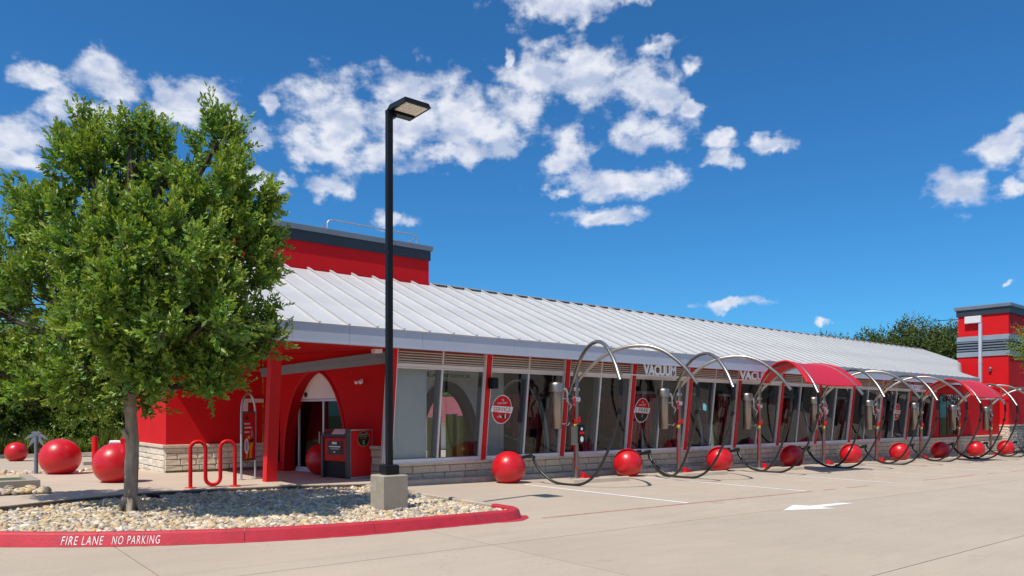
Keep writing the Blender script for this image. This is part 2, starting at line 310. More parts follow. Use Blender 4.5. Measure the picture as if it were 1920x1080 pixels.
M['kerb_con'] = mat('kerb_concrete', (.46, .38, .295), .88, 0, .12, 4, .3, 60, rnd=.05, grime=(.24, .19, .15), gs=3, gpow=.6)
M['red'] = mat('red_stucco', (.60, .007, .011), .7, 0, .05, 2.2, .25, 160, spec=.2, grime=(.47, .010, .014), gs=.7, gpow=.5)
M['red_metal'] = mat('red_painted_metal', (.64, .010, .014), .45, 0, .05, 6, spec=.22)
M['red_ball'] = mat('glossy_red_plastic', (.56, .006, .012), .36, 0, .05, 5, .04, 9, coat=.18, grime=(.42, .012, .015), gs=3.5, gpow=.35)
M['red_cloth'] = mat('red_canopy_fabric', (.55, .012, .035), .55, 0, .06, 8)
M['stone'] = mat('cream_limestone', (.62, .52, .39), .88, 0, .16, 7, .7, 26, rnd=.16, grime=(.27, .21, .155), gs=6, gpow=.6)
M['stone2'] = mat('white_limestone', (.68, .60, .48), .88, 0, .14, 7, .7, 26, rnd=.12, grime=(.38, .32, .25), gs=6, gpow=.5)
M['mortar'] = mat('mortar', (.20, .165, .13), .95, 0, .2, 9, .3, 40)
M['cap'] = mat('limestone_cap', (.66, .55, .42), .85, 0, .1, 5, .4, 30, rnd=.05, grime=(.25, .17, .13), gs=5, gpow=.7)
M['roof'] = mat('galvalume_roof', (.56, .555, .55), .48, .14, .08, 1.2, .06, 5, rnd=.035, grime=(.50, .495, .50), gs=1.6, gpow=.5)
M['fascia'] = mat('blue_grey_fascia', (.47, .50, .58), .45, .1, .04, 1.5, rnd=.02)
M['soffit'] = mat('soffit', (.25, .22, .2), .8)
M['black_band'] = mat('charcoal_parapet', (.022, .03, .042), .5, 0, .1, 3)
M['grey_metal'] = mat('grey_coping', (.17, .20, .24), .42, .3, .06, 3)
M['grey_trim'] = mat('grey_trim_band', (.25, .30, .345), .5, .1, .06, 3)
M['white_al'] = mat('white_aluminium', (.72, .69, .67), .4, .15, .05, 6)
M['blue_sill'] = mat('silver_sill', (.62, .67, .74), .38, .3, .05, 6)
M['louver'] = mat('beige_louver', (.52, .48, .43), .55, 0, .08, 6)
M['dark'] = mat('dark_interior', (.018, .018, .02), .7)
M['black'] = mat('black_paint', (.008, .010, .013), .42, .0, .08, 6, .06, 40, spec=.22)
M['palm'] = mat('palm_grey_paint', (.14, .165, .195), .5, 0, .1, 12)
M['kiosk_dark'] = mat('kiosk_dark_frame', (.05, .06, .072), .45)
M['part_wall'] = mat('partition_wall', (.80, .80, .78), .7)
M['maroon'] = mat('faded_maroon_roof', (.26, .06, .07), .7)
M['rubber'] = mat('black_rubber_hose', (.018, .018, .019), .38, 0, .1, 20, .2, 60)
M['steel'] = steel_mat('brushed_steel', (.31, .28, .25), .36)
M['steel2'] = steel_mat('bright_steel', (.38, .35, .31), .40)
M['galv'] = mat('galvanised_steel', (.50, .51, .52), .42, .7, .08, 18)
M['conc_base'] = mat('pole_base_concrete', (.36, .31, .24), .85, 0, .12, 2.5, .35, 50, grime=(.19, .16, .12), gs=2.2, gpow=.8)
M['white'] = mat('white_panel', (.86, .86, .85), .45, 0, .03, 5)
M['pale_panel'] = mat('pale_grey_panel', (.74, .76, .74), .5, 0, .04, 1.0)
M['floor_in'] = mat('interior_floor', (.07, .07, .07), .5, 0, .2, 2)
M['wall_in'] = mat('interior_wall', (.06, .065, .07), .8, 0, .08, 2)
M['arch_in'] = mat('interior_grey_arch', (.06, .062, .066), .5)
M['red_in'] = mat('dark_red_equipment', (.62, .018, .04), .6, 0, .2, 6)
M['lime'] = mat('lime_yellow_plastic', (.52, .56, .05), .4)
M['blue_in'] = mat('blue_glow_strip', (.05, .25, .5), .4)
M['bark'] = mat('grey_brown_bark', (.36, .285, .215), .92, 0, .4, 11, 1.0, 24, stretch=(1, 1, .25), grime=(.13, .095, .07), gs=6, gpow=.8)
M['bark2'] = mat('dark_bark', (.06, .045, .035), .95, 0, .3, 6, .5, 20)
M['lens'] = mat('lamp_lens', (.80, .74, .62), .25, 0, .25, 28)
M['yellow'] = mat('yellow_tag', (.75, .55, .05), .4)
M['orange'] = mat('orange_print', (.85, .30, .02), .5)
M['gold'] = mat('gold_print', (.55, .36, .10), .5)
M['green'] = mat('green_print', (.12, .35, .14), .5)
M['blackp'] = mat('black_print', (.012, .012, .012), .4)
M['whitep'] = mat('white_print', (.82, .82, .80), .5)
M['greyp'] = mat('grey_print', (.35, .38, .42), .5)
M['glass'] = glass_mat('tinted_window_glass', (.74, .80, .82), .55)
M['glass_dark'] = glass_mat('dark_door_glass', (.30, .34, .34), .6)
M['jamb'] = mat('blue_grey_jamb', (.20, .24, .28), .5)
M['lot_red'] = mat('deep_red_panel', (.35, .01, .025), .5)
M['leaf'] = leaf_mat('oak_leaf', (.155, .275, .042), .3)
M['leaf2'] = leaf_mat('woodland_leaf', (.17, .27, .05))
M['leaf3'] = leaf_mat('far_tree_leaf', (.080, .125, .035))
M['grass'] = leaf_mat('tall_grass_blade', (.14, .20, .05))
# ------------------------------------------------------------------ ground, lot, pavements
def clip_rect(poly, x0, x1, y0, y1):
    def cl(P, ins, inter):
        o = []
        for i in range(len(P)):
            a, b = P[i - 1], P[i]
            if ins(b):
                if not ins(a): o.append(inter(a, b))
                o.append(b)
            elif ins(a): o.append(inter(a, b))
        return o
    for ax, v, s in ((0, x0, 1), (0, x1, -1), (1, y0, 1), (1, y1, -1)):
        if not poly: return []
        def ins(p, ax=ax, v=v, s=s): return s * (p[ax] - v) >= 0
        def it(a, b, ax=ax, v=v):
            t = (v - a[ax]) / (b[ax] - a[ax]); return (a[0] + (b[0] - a[0]) * t, a[1] + (b[1] - a[1]) * t)
        poly = cl(poly, ins, it)
    return poly
def inside(P, x, y):
    c = False; n = len(P)
    for i in range(n):
        (x1, y1), (x2, y2) = P[i - 1], P[i]
        if (y1 > y) != (y2 > y) and x < (x2 - x1) * (y - y1) / (y2 - y1) + x1: c = not c
    return c

b = MB()
xs = [-900, -40, 70, 900]; ys = [-900, -60, 60, 900]
vs = [(x, y, g(x) - .09) for x in xs for y in ys]
b.add(vs, [(4 * i + j, 4 * i + 4 + j, 4 * i + 5 + j, 4 * i + 1 + j) for i in range(3) for j in range(3)])
tag(b.build('ground', M['grassy']), kind='structure')
b = MB(); b.prism([(-45, -50), (75, -50), (75, 16.4), (-45, 16.4)], -.03, -.02, 0, lambda x, y: g(x))
lot = tag(b.build('parking_lot', M['joint']), kind='structure')
gx = [-45, -30, -20, -12.2, -8.8, -5.42, 8.3, 21.6, 36, 55, 75]; gy = [-50, -35, -22, -13.1, -9.7, -6.3, .62, 8.0, 16.4]
for i in range(len(gx) - 1):
    for j in range(len(gy) - 1):
        if j >= 6 and gx[i] > -6 and gy[j] > .6 and gx[i + 1] < 50: pass
        w = .006; x0, x1, y0, y1 = gx[i] + w, gx[i + 1] - w, gy[j] + w, gy[j + 1] - w
        s = MB(); s.hexa([(x0, y0, g(x0) - .02), (x1, y0, g(x1) - .02), (x1, y1, g(x1) - .02), (x0, y1, g(x0) - .02), (x0, y0, g(x0)), (x1, y0, g(x1)), (x1, y1, g(x1)), (x0, y1, g(x0))])
        s.build('concrete_slab', M['slab'], lot)

# kerb island outline
ARC_C = (-5.5, 1.85); ARC_R = 6.7
def kerb_path():
    pts = []
    for k in range(0, 47):
        a = R(200 + 70 * k / 46); pts.append((ARC_C[0] + ARC_R * math.cos(a), ARC_C[1] + ARC_R * math.sin(a), math.cos(a), math.sin(a)))
    x = -5.3
    while x < -4.05: pts.append((x, -4.85, 0, -1)); x += .2
    for k in range(0, 13):
        a = R(270 + 90 * k / 12); pts.append((-4.0 + .5 * math.cos(a), -4.35 + .5 * math.sin(a), math.cos(a), math.sin(a)))
    y = -4.2
    while y < .0: pts.append((-3.5, y, 1, 0)); y += .2
    pts.append((-3.5, .02, 1, 0))
    return pts
KP = kerb_path()
PROF = [(0, 0), (-.03, .085), (-.042, .118), (-.068, .138), (-.145, .138), (-.16, .12), (-.16, .0)]
def kerb_sweep(pts, mt, name, parent, prof=PROF, flange=False):
    b = MB(); n = len(prof); vs = []
    for (x, y, nx, ny) in pts:
        for (o, z) in prof: vs.append((x + nx * o, y + ny * o, g(x) + z))
    k = len(pts)
    fs = [(i * n + j, (i + 1) * n + j, (i + 1) * n + j + 1, i * n + j + 1) for i in range(k - 1) for j in range(n - 1)]
    b.add(vs, fs); b.add(vs[:n], [tuple(range(n))]); b.add(vs[-n:], [tuple(reversed(range(n)))])
    return b.build(name, mt, parent)
kerb = tag(empty('kerb'), kind='structure')
def arclen(P):
    s = [0]
    for i in range(1, len(P)): s.append(s[-1] + math.hypot(P[i][0] - P[i - 1][0], P[i][1] - P[i - 1][1]))
    return s
def resample(P, s, s0, s1, step=.12):
    out = []; n = max(1, int(math.ceil((s1 - s0) / step)))
    for q in range(n + 1):
        t = s0 + (s1 - s0) * q / n
        i = max(1, min(len(P) - 1, next((k for k in range(len(s)) if s[k] >= t), len(P) - 1)))
        f = (t - s[i - 1]) / max(1e-6, s[i] - s[i - 1]); a = [P[i - 1][c] * (1 - f) + P[i][c] * f for c in range(4)]
        L_ = math.hypot(a[2], a[3]); out.append((a[0], a[1], a[2] / L_, a[3] / L_))
    return out
S = arclen(KP); tot = S[-1]
s_red = next(S[i] for i in range(len(KP)) if KP[i][0] > -3.52 and KP[i][1] > -4.1)
cut = 0.0; brk = [0.0]
while cut < s_red - 1.3: cut += 1.52; brk.append(cut)
brk[-1] = s_red
while cut < tot - 1.5: cut += 1.5; brk.append(max(cut, brk[-1] + .6))
brk[-1] = tot
for i in range(len(brk) - 1):
    a, c = brk[i] + .003, brk[i + 1] - .003
    kerb_sweep(resample(KP, S, a, c), M['kerb_red'] if c <= s_red + .01 else M['kerb_con'], 'kerb_stone', kerb)
# thin paint overspill on the lot
fp = [(.0, .004), (.055, .004)]
rp = resample(KP, S, .1, s_red - .5, .1); b = MB(); vs = []
for (x, y, nx, ny) in rp:
    w = .045 + .03 * random.random()
    if x > -4.2: w += .05
    vs += [(x - nx * .03, y - ny * .03, g(x) + .004), (x + nx * w, y + ny * w, g(x) + .004)]
b.add(vs, [(2 * i, 2 * i + 1, 2 * i + 3, 2 * i + 2) for i in range(len(rp) - 1)])
b.build('red_overspill', M['kerb_red'], kerb)
# kerb lettering, bent along the curve
def kerb_text(txt, a0, a1, h):
    me = text_mesh(txt, 1.0, 0, .14, spacing=1.22, bold=-.004); co = np.array([v.co[:] for v in me.vertices]); mn = co.min(0); mx = co.max(0)
    for v in me.vertices:
        a = a0 + (a1 - a0) * (v.co.x - mn[0]) / (mx[0] - mn[0]); q = .014 + h * (v.co.y - mn[1]) / (mx[1] - mn[1])
        inw = .035 * q / .095 if q < .095 else .035 + (q - .095) * .43
        r = ARC_R - inw + .0035; x = ARC_C[0] + r * math.cos(a); v.co = (x, ARC_C[1] + r * math.sin(a), g(x) + q + .001)
    me.materials.clear(); me.materials.append(M['white_paint']); o = bpy.data.objects.new('lettering', me); col.objects.link(o); o.parent = kerb
def ang(px_x, px_y): return math.atan2(px_y - ARC_C[1], px_x - ARC_C[0])
kerb_text('FIRE LANE', R(235.95), R(239.6), .088)
kerb_text('NO PARKING', R(240.35), R(244.5), .088)

# back edge of the island = front edge of the raised walk
BACK = [(-3.5, .03), (-4.0, .14), (-5.0, .42), (-5.85, .48), (-6.9, .5), (-7.75, .40), (-8.6, .0), (-9.45, -.55), (-10.6, -.95), (-11.75, -.6)]
walk_poly = [(-2.62, .80), (-3.27, .80), (-3.3, .03)] + BACK + [(-12.2, 1.5), (-12.2, 6.05), (-2.62, 6.05)]
walk = tag(empty('sidewalk'), kind='structure')
wx = [-12.3, -9.0, -7.0, -5.0, -3.3, -2.1]; wy = [-1.2, 1.1, 3.4, 6.1]
for i in range(len(wx) - 1):
    for j in range(len(wy) - 1):
        P = clip_rect(walk_poly, wx[i] + .004, wx[i + 1] - .004, wy[j] + .004, wy[j + 1] - .004)
        if len(P) > 2:
            P2 = [p for k, p in enumerate(P) if math.hypot(p[0] - P[k - 1][0], p[1] - P[k - 1][1]) > 1e-4]
            ar = sum(P2[k - 1][0] * P2[k][1] - P2[k][0] * P2[k - 1][1] for k in range(len(P2)))
            if ar < 0: P2.reverse()
            s = MB(); s.prism(P2, -.02, .15, 0, lambda x, y: g(x)); s.build('walk_slab', M['walk'], walk)
b = MB(); b.prism([(x, y) for x, y in reversed(walk_poly)], -.02, .135, 0, lambda x, y: g(x)); b.build('walk_bed', M['joint'], walk)

# kerb under the glazed front
fk = tag(empty('facade_kerb'), kind='structure')
PF = [(0, 0), (-.015, .10), (-.03, .12), (-.16, .12), (-.16, 0)]
x = -3.25
while x < 34:
    kerb_sweep([(x + .004, .62, 0, -1), (min(34, x + 3.0) - .004, .62, 0, -1)], M['kerb_con'], 'kerb_stone', fk, PF); x += 3.0
b = MB(); b.prism([(-3.2, .78), (34, .78), (34, 1.0), (-3.2, 1.0)], -.02, .07, 0, lambda x, y: g(x)); b.build('planting_strip', M['soil'], fk)
# far kerb of the drive behind
b = MB(); b.slabx([(0, 0), (.03, .13), (.18, .13), (.18, 0)], -14, -3); o = b.build('far_kerb', M['kerb_con'], None, (0, 16.4, .1)); tag(o, kind='structure')

# lane markings
mk = tag(empty('road_markings'), kind='structure')
for k in range(10):
    x = 4.0 * k + .02; w = .055; y0, y1 = (-4.84, -.38)
    b = MB(); b.add([(x - w, y0, g(x - w) + .004), (x + w, y0, g(x + w) + .004), (x + w, y1, g(x + w) + .004), (x - w, y1, g(x - w) + .004)], [(0, 1, 2, 3)])
    b.build('bay_line', M['white_paint'], mk)
b = MB(); vs = []
for i in range(60):
    x = -3.42 + i * .5; w = .018 + .012 * random.random(); vs += [(x, -4.9 - w, g(x) + .004), (x, -4.9 + w, g(x) + .004)]
b.add(vs, [(2 * i, 2 * i + 2, 2 * i + 3, 2 * i + 1) for i in range(14)] + [(2 * i, 2 * i + 2, 2 * i + 3, 2 * i + 1) for i in range(14, 59) if random.random() < .6]); b.build('red_line', M['red_line'], mk)
b = MB(); AP = [(.417, -6.419), (1.461, -6.77), (1.442, -6.53), (2.558, -6.542), (2.368, -6.365), (1.463, -6.308), (1.325, -6.072)]
b.add([(x, y, g(x) + .004) for x, y in AP], [tuple(range(7))]); b.build('arrow', M['white_paint'], mk)

# river stones -------------------------------------------------------------------
def pebble_mat():
    m = mat('river_stone', (1, 1, 1), .75, 0, .1, 30, .3, 50); nt = m.node_tree; N = nt.nodes; L = nt.links
    at = N.new('ShaderNodeAttribute'); at.attribute_name = 'tint'; bs = N['Principled BSDF']
    old = bs.inputs['Base Color'].links[0].from_socket; mu = N.new('ShaderNodeMix'); mu.data_type = 'RGBA'; mu.blend_type = 'MULTIPLY'; mu.inputs[0].default_value = 1
    L.new(old, mu.inputs[6]); L.new(at.outputs['Color'], mu.inputs[7]); L.new(mu.outputs[2], bs.inputs['Base Color']); return m
M['pebble'] = pebble_mat()
def ico():
    t = (1 + 5 ** .5) / 2
    v = [Vector(p).normalized() for p in [(-1, t, 0), (1, t, 0), (-1, -t, 0), (1, -t, 0), (0, -1, t), (0, 1, t), (0, -1, -t), (0, 1, -t), (t, 0, -1), (t, 0, 1), (-t, 0, -1), (-t, 0, 1)]]
    f = [(0, 11, 5), (0, 5, 1), (0, 1, 7), (0, 7, 10), (0, 10, 11), (1, 5, 9), (5, 11, 4), (11, 10, 2), (10, 7, 6), (7, 1, 8), (3, 9, 4), (3, 4, 2), (3, 2, 6), (3, 6, 8), (3, 8, 9), (4, 9, 5), (2, 4, 11), (6, 2, 10), (8, 6, 7), (9, 8, 1)]
    cache = {}; nf = []
    def mid(a, b_):
        k = (min(a, b_), max(a, b_))
        if k not in cache: v.append(((v[a] + v[b_]) / 2).normalized()); cache[k] = len(v) - 1
        return cache[k]
    for (a, b_, c) in f:
        ab, bc_, ca = mid(a, b_), mid(b_, c), mid(c, a); nf += [(a, ab, ca), (b_, bc_, ab), (c, ca, bc_), (ab, bc_, ca)]
    return np.array([p[:] for p in v]), np.array(nf)
IV, IF = ico()
VAR = []
for k in range(10):
    d = rng.normal(size=(3, 3)); amp = .16
    w = 1 + amp * np.sin(IV @ d[0] * 1.7) + amp * .7 * np.sin(IV @ d[1] * 2.6 + 1); VAR.append(IV * w[:, None])
PAL = np.array([(.58, .46, .30), (.68, .57, .42), (.52, .40, .24), (.60, .42, .19), (.38, .32, .26), (.72, .64, .52), (.46, .37, .28), (.30, .25, .21), (.50, .30, .17), (.55, .50, .44), (.24, .22, .21)])
PW = np.array([.2, .14, .16, .11, .11, .05, .12, .08, .03, .04, .06]); PW = PW / PW.sum()
def stones(name, poly, zf, sp, smin, smax, parent=None, layers=1, mound=0.0, avoid=None):
    xs_ = [p[0] for p in poly]; ys_ = [p[1] for p in poly]; P = []
    for la in range(layers):
        y = min(ys_)
        row = 0
        while y < max(ys_):
            x = min(xs_) + (row % 2) * sp / 2
            while x < max(xs_):
                qx = x + (random.random() - .5) * sp * .9; qy = y + (random.random() - .5) * sp * .9
                if inside(poly, qx, qy) and not (avoid and avoid(qx, qy)): P.append((qx, qy, la))
                x += sp
            y += sp * .87; row += 1
    n = len(P); nv = len(IV); V = np.zeros((n, nv, 3)); C = np.zeros((n, nv, 4)); C[..., 3] = 1
    for i, (x, y, la) in enumerate(P):
        s = smin + (smax - smin) * random.random() ** 1.6
        sc3 = np.array([s, s * random.uniform(.38, .8), s * random.uniform(.32, .6)])
        a = Matrix.Rotation(random.uniform(0, 6.28), 3, 'Z') @ Matrix.Rotation(random.gauss(0, .5), 3, 'X') @ Matrix.Rotation(random.gauss(0, .5), 3, 'Y')
        V[i] = (VAR[i % 10] * sc3) @ np.array(a).T + np.array([x, y, zf(x, y) + s * .12 + la * smax * .55 + random.uniform(-.3, .5) * s * .5])
        c = PAL[rng.choice(len(PAL), p=PW)] * random.uniform(.85, 1.12); C[i, :, :3] = c
    me = bpy.data.meshes.new(name); F = (IF[None] + (np.arange(n) * nv)[:, None, None]).reshape(-1, 3)
    me.vertices.add(n * nv); me.vertices.foreach_set('co', V.reshape(-1)); me.loops.add(len(F) * 3); me.loops.foreach_set('vertex_index', F.reshape(-1))
    me.polygons.add(len(F)); me.polygons.foreach_set('loop_start', np.arange(0, len(F) * 3, 3)); me.polygons.foreach_set('use_smooth', np.ones(len(F), bool))
    at = me.attributes.new('tint', 'FLOAT_COLOR', 'POINT'); at.data.foreach_set('color', C.reshape(-1))
    me.materials.append(M['pebble']); me.update(); me.validate()
    o = bpy.data.objects.new(name, me); col.objects.link(o); o['kind'] = 'stuff'
    if parent: o.parent = parent
    return o
inner = [(x - nx * .18, y - ny * .18) for (x, y, nx, ny) in KP]
isl = inner + BACK
b = MB(); b.add([(x, y, g(x) + .045) for x, y in isl], [tuple(range(len(isl)))]); tag(b.build('island_soil', M['soil']), kind='structure')
vis = clip_rect(isl, -10.6, 0, -6, 1)
o = stones('river_stones', vis, lambda x, y: g(x) + .058 + .03 * math.exp(-((x + 6.8) ** 2 + (y + 2) ** 2) / 4), .047, .022, .062, layers=1, avoid=lambda x, y: (abs(x + 4.99) < .2 and abs(y + 3.24) < .2))
tag(o, 'cream and tan river stones filling the kerbed island around the tree', 'river stones', kind='stuff')
for nm, poly, lab in (('river_stones', [(-10.2, .95), (-8.72, 1.0), (-8.8, 1.86), (-10.2, 1.86)], 'small patch of river stones in front of the low grey planter wall'),
                      ('river_stones', [(-9.4, 6.1), (-6.1, 6.1), (-6.1, 6.9), (-9.4, 6.9)], 'thin strip of river stones behind the big red spheres')):
    b = MB(); b.prism(poly, -.02, .16 if poly[0][1] < 3 else .1, 0, lambda x, y: g(x)); s_ = b.build('stone_bed', M['soil']); tag(s_, kind='structure')
    tag(stones(nm, poly, (lambda x, y, h=(.17 if poly[0][1] < 3 else .12): g(x) + h), .085, .045, .09), lab, 'river stones', kind='stuff')
tag(stones('rubble_strip', [(-2.5, .80), (16, .80), (16, .90), (-2.5, .90)], lambda x, y: g(x) + .08, .06, .025, .06), 'small grey rubble between the facade kerb and the stone base wall', 'rubble', kind='stuff')
# planter wall at the left edge
p = thing('planter', 'low grey concrete planter wall at the far left with clipped grass on top', 'planter', (-8.8, 1.88, g(-8.8) + .15))
b = MB(); b.bbox(-3.2, 0, 0, .16, 0, .17, .01); b.bbox(-.16, 0, .165, 1.5, 0, .17, .01); b.build('wall', M['conc_base'], p)
b = MB(); b.box(-3.2, -.17, .17, 1.5, 0, .12); b.build('soil', M['grassy'], p)
# ------------------------------------------------------------------ the car wash building
bld = thing('car_wash_building', 'long red car wash building with white standing seam roof, glazed front and limestone base', 'building')
SL = (5.24 - 3.26) / (4.9 - .18)           # roof slope
def rz(y): return 3.26 + (y - .18) * SL
# --- roof panels with standing seams
roof = MB(); roof.add([(-6.4, .2, rz(.2) - .03), (28.35, .2, rz(.2) - .03), (28.6, 1.0, rz(1.0) - .03), (34, 2.95, rz(2.95) - .03), (34, 4.9, rz(4.9) - .03), (-6.4, 4.9, rz(4.9) - .03),
                       (-6.4, .2, rz(.2) - .15), (28.35, .2, rz(.2) - .15), (28.6, 1.0, rz(1.0) - .15), (34, 2.95, rz(2.95) - .15), (34, 4.9, rz(4.9) - .15), (-6.4, 4.9, rz(4.9) - .15)],
                      [(0, 1, 2, 3, 4, 5), (11, 10, 9, 8, 7, 6), (0, 6, 7, 1), (1, 7, 8, 2), (2, 8, 9, 3), (3, 9, 10, 4), (4, 10, 11, 5), (5, 11, 6, 0)])
roof = roof.build('roof', M['soffit'], bld)
def panel_mesh(y0, y1, w=.61):
    b = MB(); P = lambda x, y, h: (x, y - h * math.sin(math.atan(SL)), rz(y) + h * math.cos(math.atan(SL)))
    b.add([P(.02, y0, 0), P(w, y0, 0), P(w, y1, 0), P(.02, y1, 0), P(.02, y0, -.02), P(w, y0, -.02), P(w, y1, -.02), P(.02, y1, -.02)], [(0, 1, 2, 3), (4, 7, 6, 5), (0, 4, 5, 1)])
    b.hexa([P(0, y0 - .012, -.01), P(.03, y0 - .012, -.01), P(.03, y1, -.01), P(0, y1, -.01), P(0, y0 - .012, .055), P(.03, y0 - .012, .055), P(.03, y1, .055), P(0, y1, .055)])
    b.hexa([P(-.012, y0 - .014, .052), P(.042, y0 - .014, .052), P(.042, y1, .052), P(-.012, y1, .052), P(-.012, y0 - .014, .068), P(.042, y0 - .014, .068), P(.042, y1, .068), P(-.012, y1, .068)])
    return b.mesh('roof_panel', M['roof'])
pm = panel_mesh(.14, 4.86)
for i in range(67):
    x = -6.4 + i * .61
    if x + .61 < 28.4: inst('roof_panel', pm, roof, (x, 0, 0))
    elif x < 33.9:
        y0 = max(.14, 1.0 + (x + .3 - 28.6) * .36) if x > 28.3 else .5
        inst('roof_panel', panel_mesh(y0, 4.86, min(.61, 34 - x)), roof, (x, 0, 0))
b = MB(); 
for i in range(14):
    x0 = .95 + i * 2.37; b.obar((x0 + .003, 4.93, rz(4.9) + .055), (x0 + 2.364, 4.93, rz(4.9) + .055), .16, .02)
    b.box(x0 + .003, x0 + 2.364, 4.99, 5.02, rz(4.9) - .1, rz(4.9) + .08)
b.build('ridge_cap', M['roof'], roof)
b = MB(); P = [(5.02, rz(4.9)), (9.6, rz(4.9) - 1.9), (9.6, rz(4.9) - 2.05), (5.02, rz(4.9) - .15)]; b.slabx(P, .95, 34); b.build('rear_slope', M['roof'], roof)
# fascia: separate boards with fine joints
xs_ = [-6.4, -5.1, -3.95, -2.3, .15, 3.1, 6.15, 9.2, 12.25, 15.3, 18.35, 21.4, 24.45, 28.42]
for i in range(len(xs_) - 1):
    b = MB(); b.slabx([(.10, 2.905), (.10, 3.235), (.075, 3.262), (.19, 3.262), (.19, 2.905)][::-1], xs_[i] + .003, xs_[i + 1] - .003)
    b.slabx([(.085, 2.893), (.085, 2.915), (.20, 2.915), (.20, 2.893)][::-1], xs_[i] + .003, xs_[i + 1] - .003)
    b.build('fascia_board', M['fascia'], roof)
b = MB(); b.add([(28.42, .08, 2.9), (28.42, .08, 3.26), (28.6, 1.0, rz(1.0)), (28.6, 1.0, 2.9), (34, 2.95, rz(2.95)), (34, 2.95, 2.9)], [(0, 1, 2, 3), (3, 2, 4, 5)]); b.build('end_fascia', M['fascia'], roof)
b = MB(); b.add([(-6.4, .2, 2.915), (-2.6, .2, 2.915), (-2.6, 4.9, 2.98), (-6.4, 4.9, 2.98)], [(0, 1, 2, 3)]); b.add([(-2.6, .2, 2.915), (28.4, .2, 2.915), (28.4, .72, 2.935), (-2.6, .72, 2.935)], [(0, 1, 2, 3)])
b.add([(-6.4, .2, 2.915), (-6.4, 4.9, 2.98), (-6.4, 4.9, rz(4.9)), (-6.4, .2, 3.2)], [(0, 1, 2, 3)], 1); b.build('soffit', [M['red'], M['fascia']], roof)

# --- upper red box with charcoal parapet
b = MB(); b.box(-6.06, .93, 4.9, 8.1, 3.0, 6.2); b.box(-6.06, -3.86, 4.9, 8.1, -.1, 2.999); b.build('wall', M['red'], bld)
b = MB(); b.box(-6.10, .965, 4.86, 8.14, 5.935, 6.20); b.build('parapet_band', M['black_band'], bld)
cp = MB()
for (x0, x1) in ((-6.16, -3.2), (-3.2, -.2), (-.2, 1.02)): cp.bbox(x0 + .002, x1 - .002, 4.81, 5.2, 6.203, 6.345, .012)
cp.bbox(.62, 1.02, 5.202, 8.2, 6.203, 6.345, .012); cp.bbox(-6.16, -5.8, 5.202, 8.2, 6.203, 6.345, .012); cp.box(-5.8, .62, 5.2, 8.1, 6.15, 6.21)
cp.build('coping', M['grey_metal'], bld)
rl = MB(); rr_ = [(-2.12, 5.0, 6.33), (-2.12, 5.0, 6.54), (-2.08, 5.0, 6.60), (-1.98, 5.0, 6.63), (.42, 5.0, 6.63), (.55, 5.0, 6.60), (.6, 5.0, 6.53), (.6, 5.0, 6.33)]
rl.tube(rr_, .02, 8); rl.tube([(.58, 5.0, 6.56), (.4, 5.9, 6.34)], .014, 6); rl.tube([(-2.12, 5.0, 6.56), (-2.12, 5.9, 6.34)], .014, 6); rl.build('roof_guard_rail', M['galv'], bld)

# --- limestone coursing
STONE = []
for k in range(8):
    b = MB(); i = .02 + .012 * random.random()
    vs = [(0, 0, 0), (1, 0, 0), (1, 0, 1), (0, 0, 1)]
    j = lambda: random.uniform(-.012, .012)
    x0, x1, z0, z1 = .012, .988, .03, .97; d = -.022
    v = [(x0, .03, z0), (x1, .03, z0), (x1, .03, z1), (x0, .03, z1), (x0 + j(), d * .3, z0 + j()), (x1 + j(), d * .3, z0 + j()), (x1 + j(), d * .3, z1 + j()), (x0 + j(), d * .3, z1 + j()),
         (x0 + .04, d + j() * .6, z0 + .10), (x1 - .04, d + j() * .6, z0 + .10), (x1 - .04, d + j() * .6, z1 - .10), (x0 + .04, d + j() * .6, z1 - .10), (.5 + j() * 8, d + j(), .5 + j() * 5)]
    f = [(0, 1, 5, 4), (1, 2, 6, 5), (2, 3, 7, 6), (3, 0, 4, 7), (4, 5, 9, 8), (5, 6, 10, 9), (6, 7, 11, 10), (7, 4, 8, 11), (8, 9, 12), (9, 10, 12), (10, 11, 12), (11, 8, 12)]
    b.add(v, f); STONE.append(b.v and (b.v, b.f))
def stone_meshes(mt): 
    out = []
    for (v, f) in STONE:
        m_ = MB(); m_.add(v, f); out.append(m_.mesh('stone', mt))
    return out
SM = stone_meshes(M['stone']); SM2 = stone_meshes(M['stone2'])
def coursing(P0, dirv, length, ztop, zbot, rows, parent, meshes, lmin, lmax, stuff_after=None, z_of=None):
    """courses of separate blocks along a wall face; P0 + dirv*s, blocks face to the right of dirv"""
    rz_ = math.atan2(dirv[1], dirv[0]); z = ztop; bs = MB(); r = 0
    while r < rows and z > zbot - .02:
        h = random.choice([.115, .14, .17]) if rows > 2 else .17
        h = min(h, .19); s = 0.0
        while s < length - .01:
            w = min(random.uniform(lmin, lmax), length - s)
            if length - s - w < .12: w = length - s
            x = P0[0] + dirv[0] * s; y = P0[1] + dirv[1] * s
            if z_of is None or z > z_of(x) - .03:
                if stuff_after is not None and s > stuff_after:
                    v, f = random.choice(STONE); bs.add([(x + dirv[0] * a * w - dirv[1] * bb, y + dirv[1] * a * w + dirv[0] * bb, z - h + c * h) for (a, bb, c) in v], f)
                else: inst('stone', random.choice(meshes), parent, (x, y, z - h), (0, 0, rz_), (w, 1, h))
            s += w
        z -= h; r += 1
    if bs.v: tag(bs.build('stone', M['stone'], parent), kind='stuff')
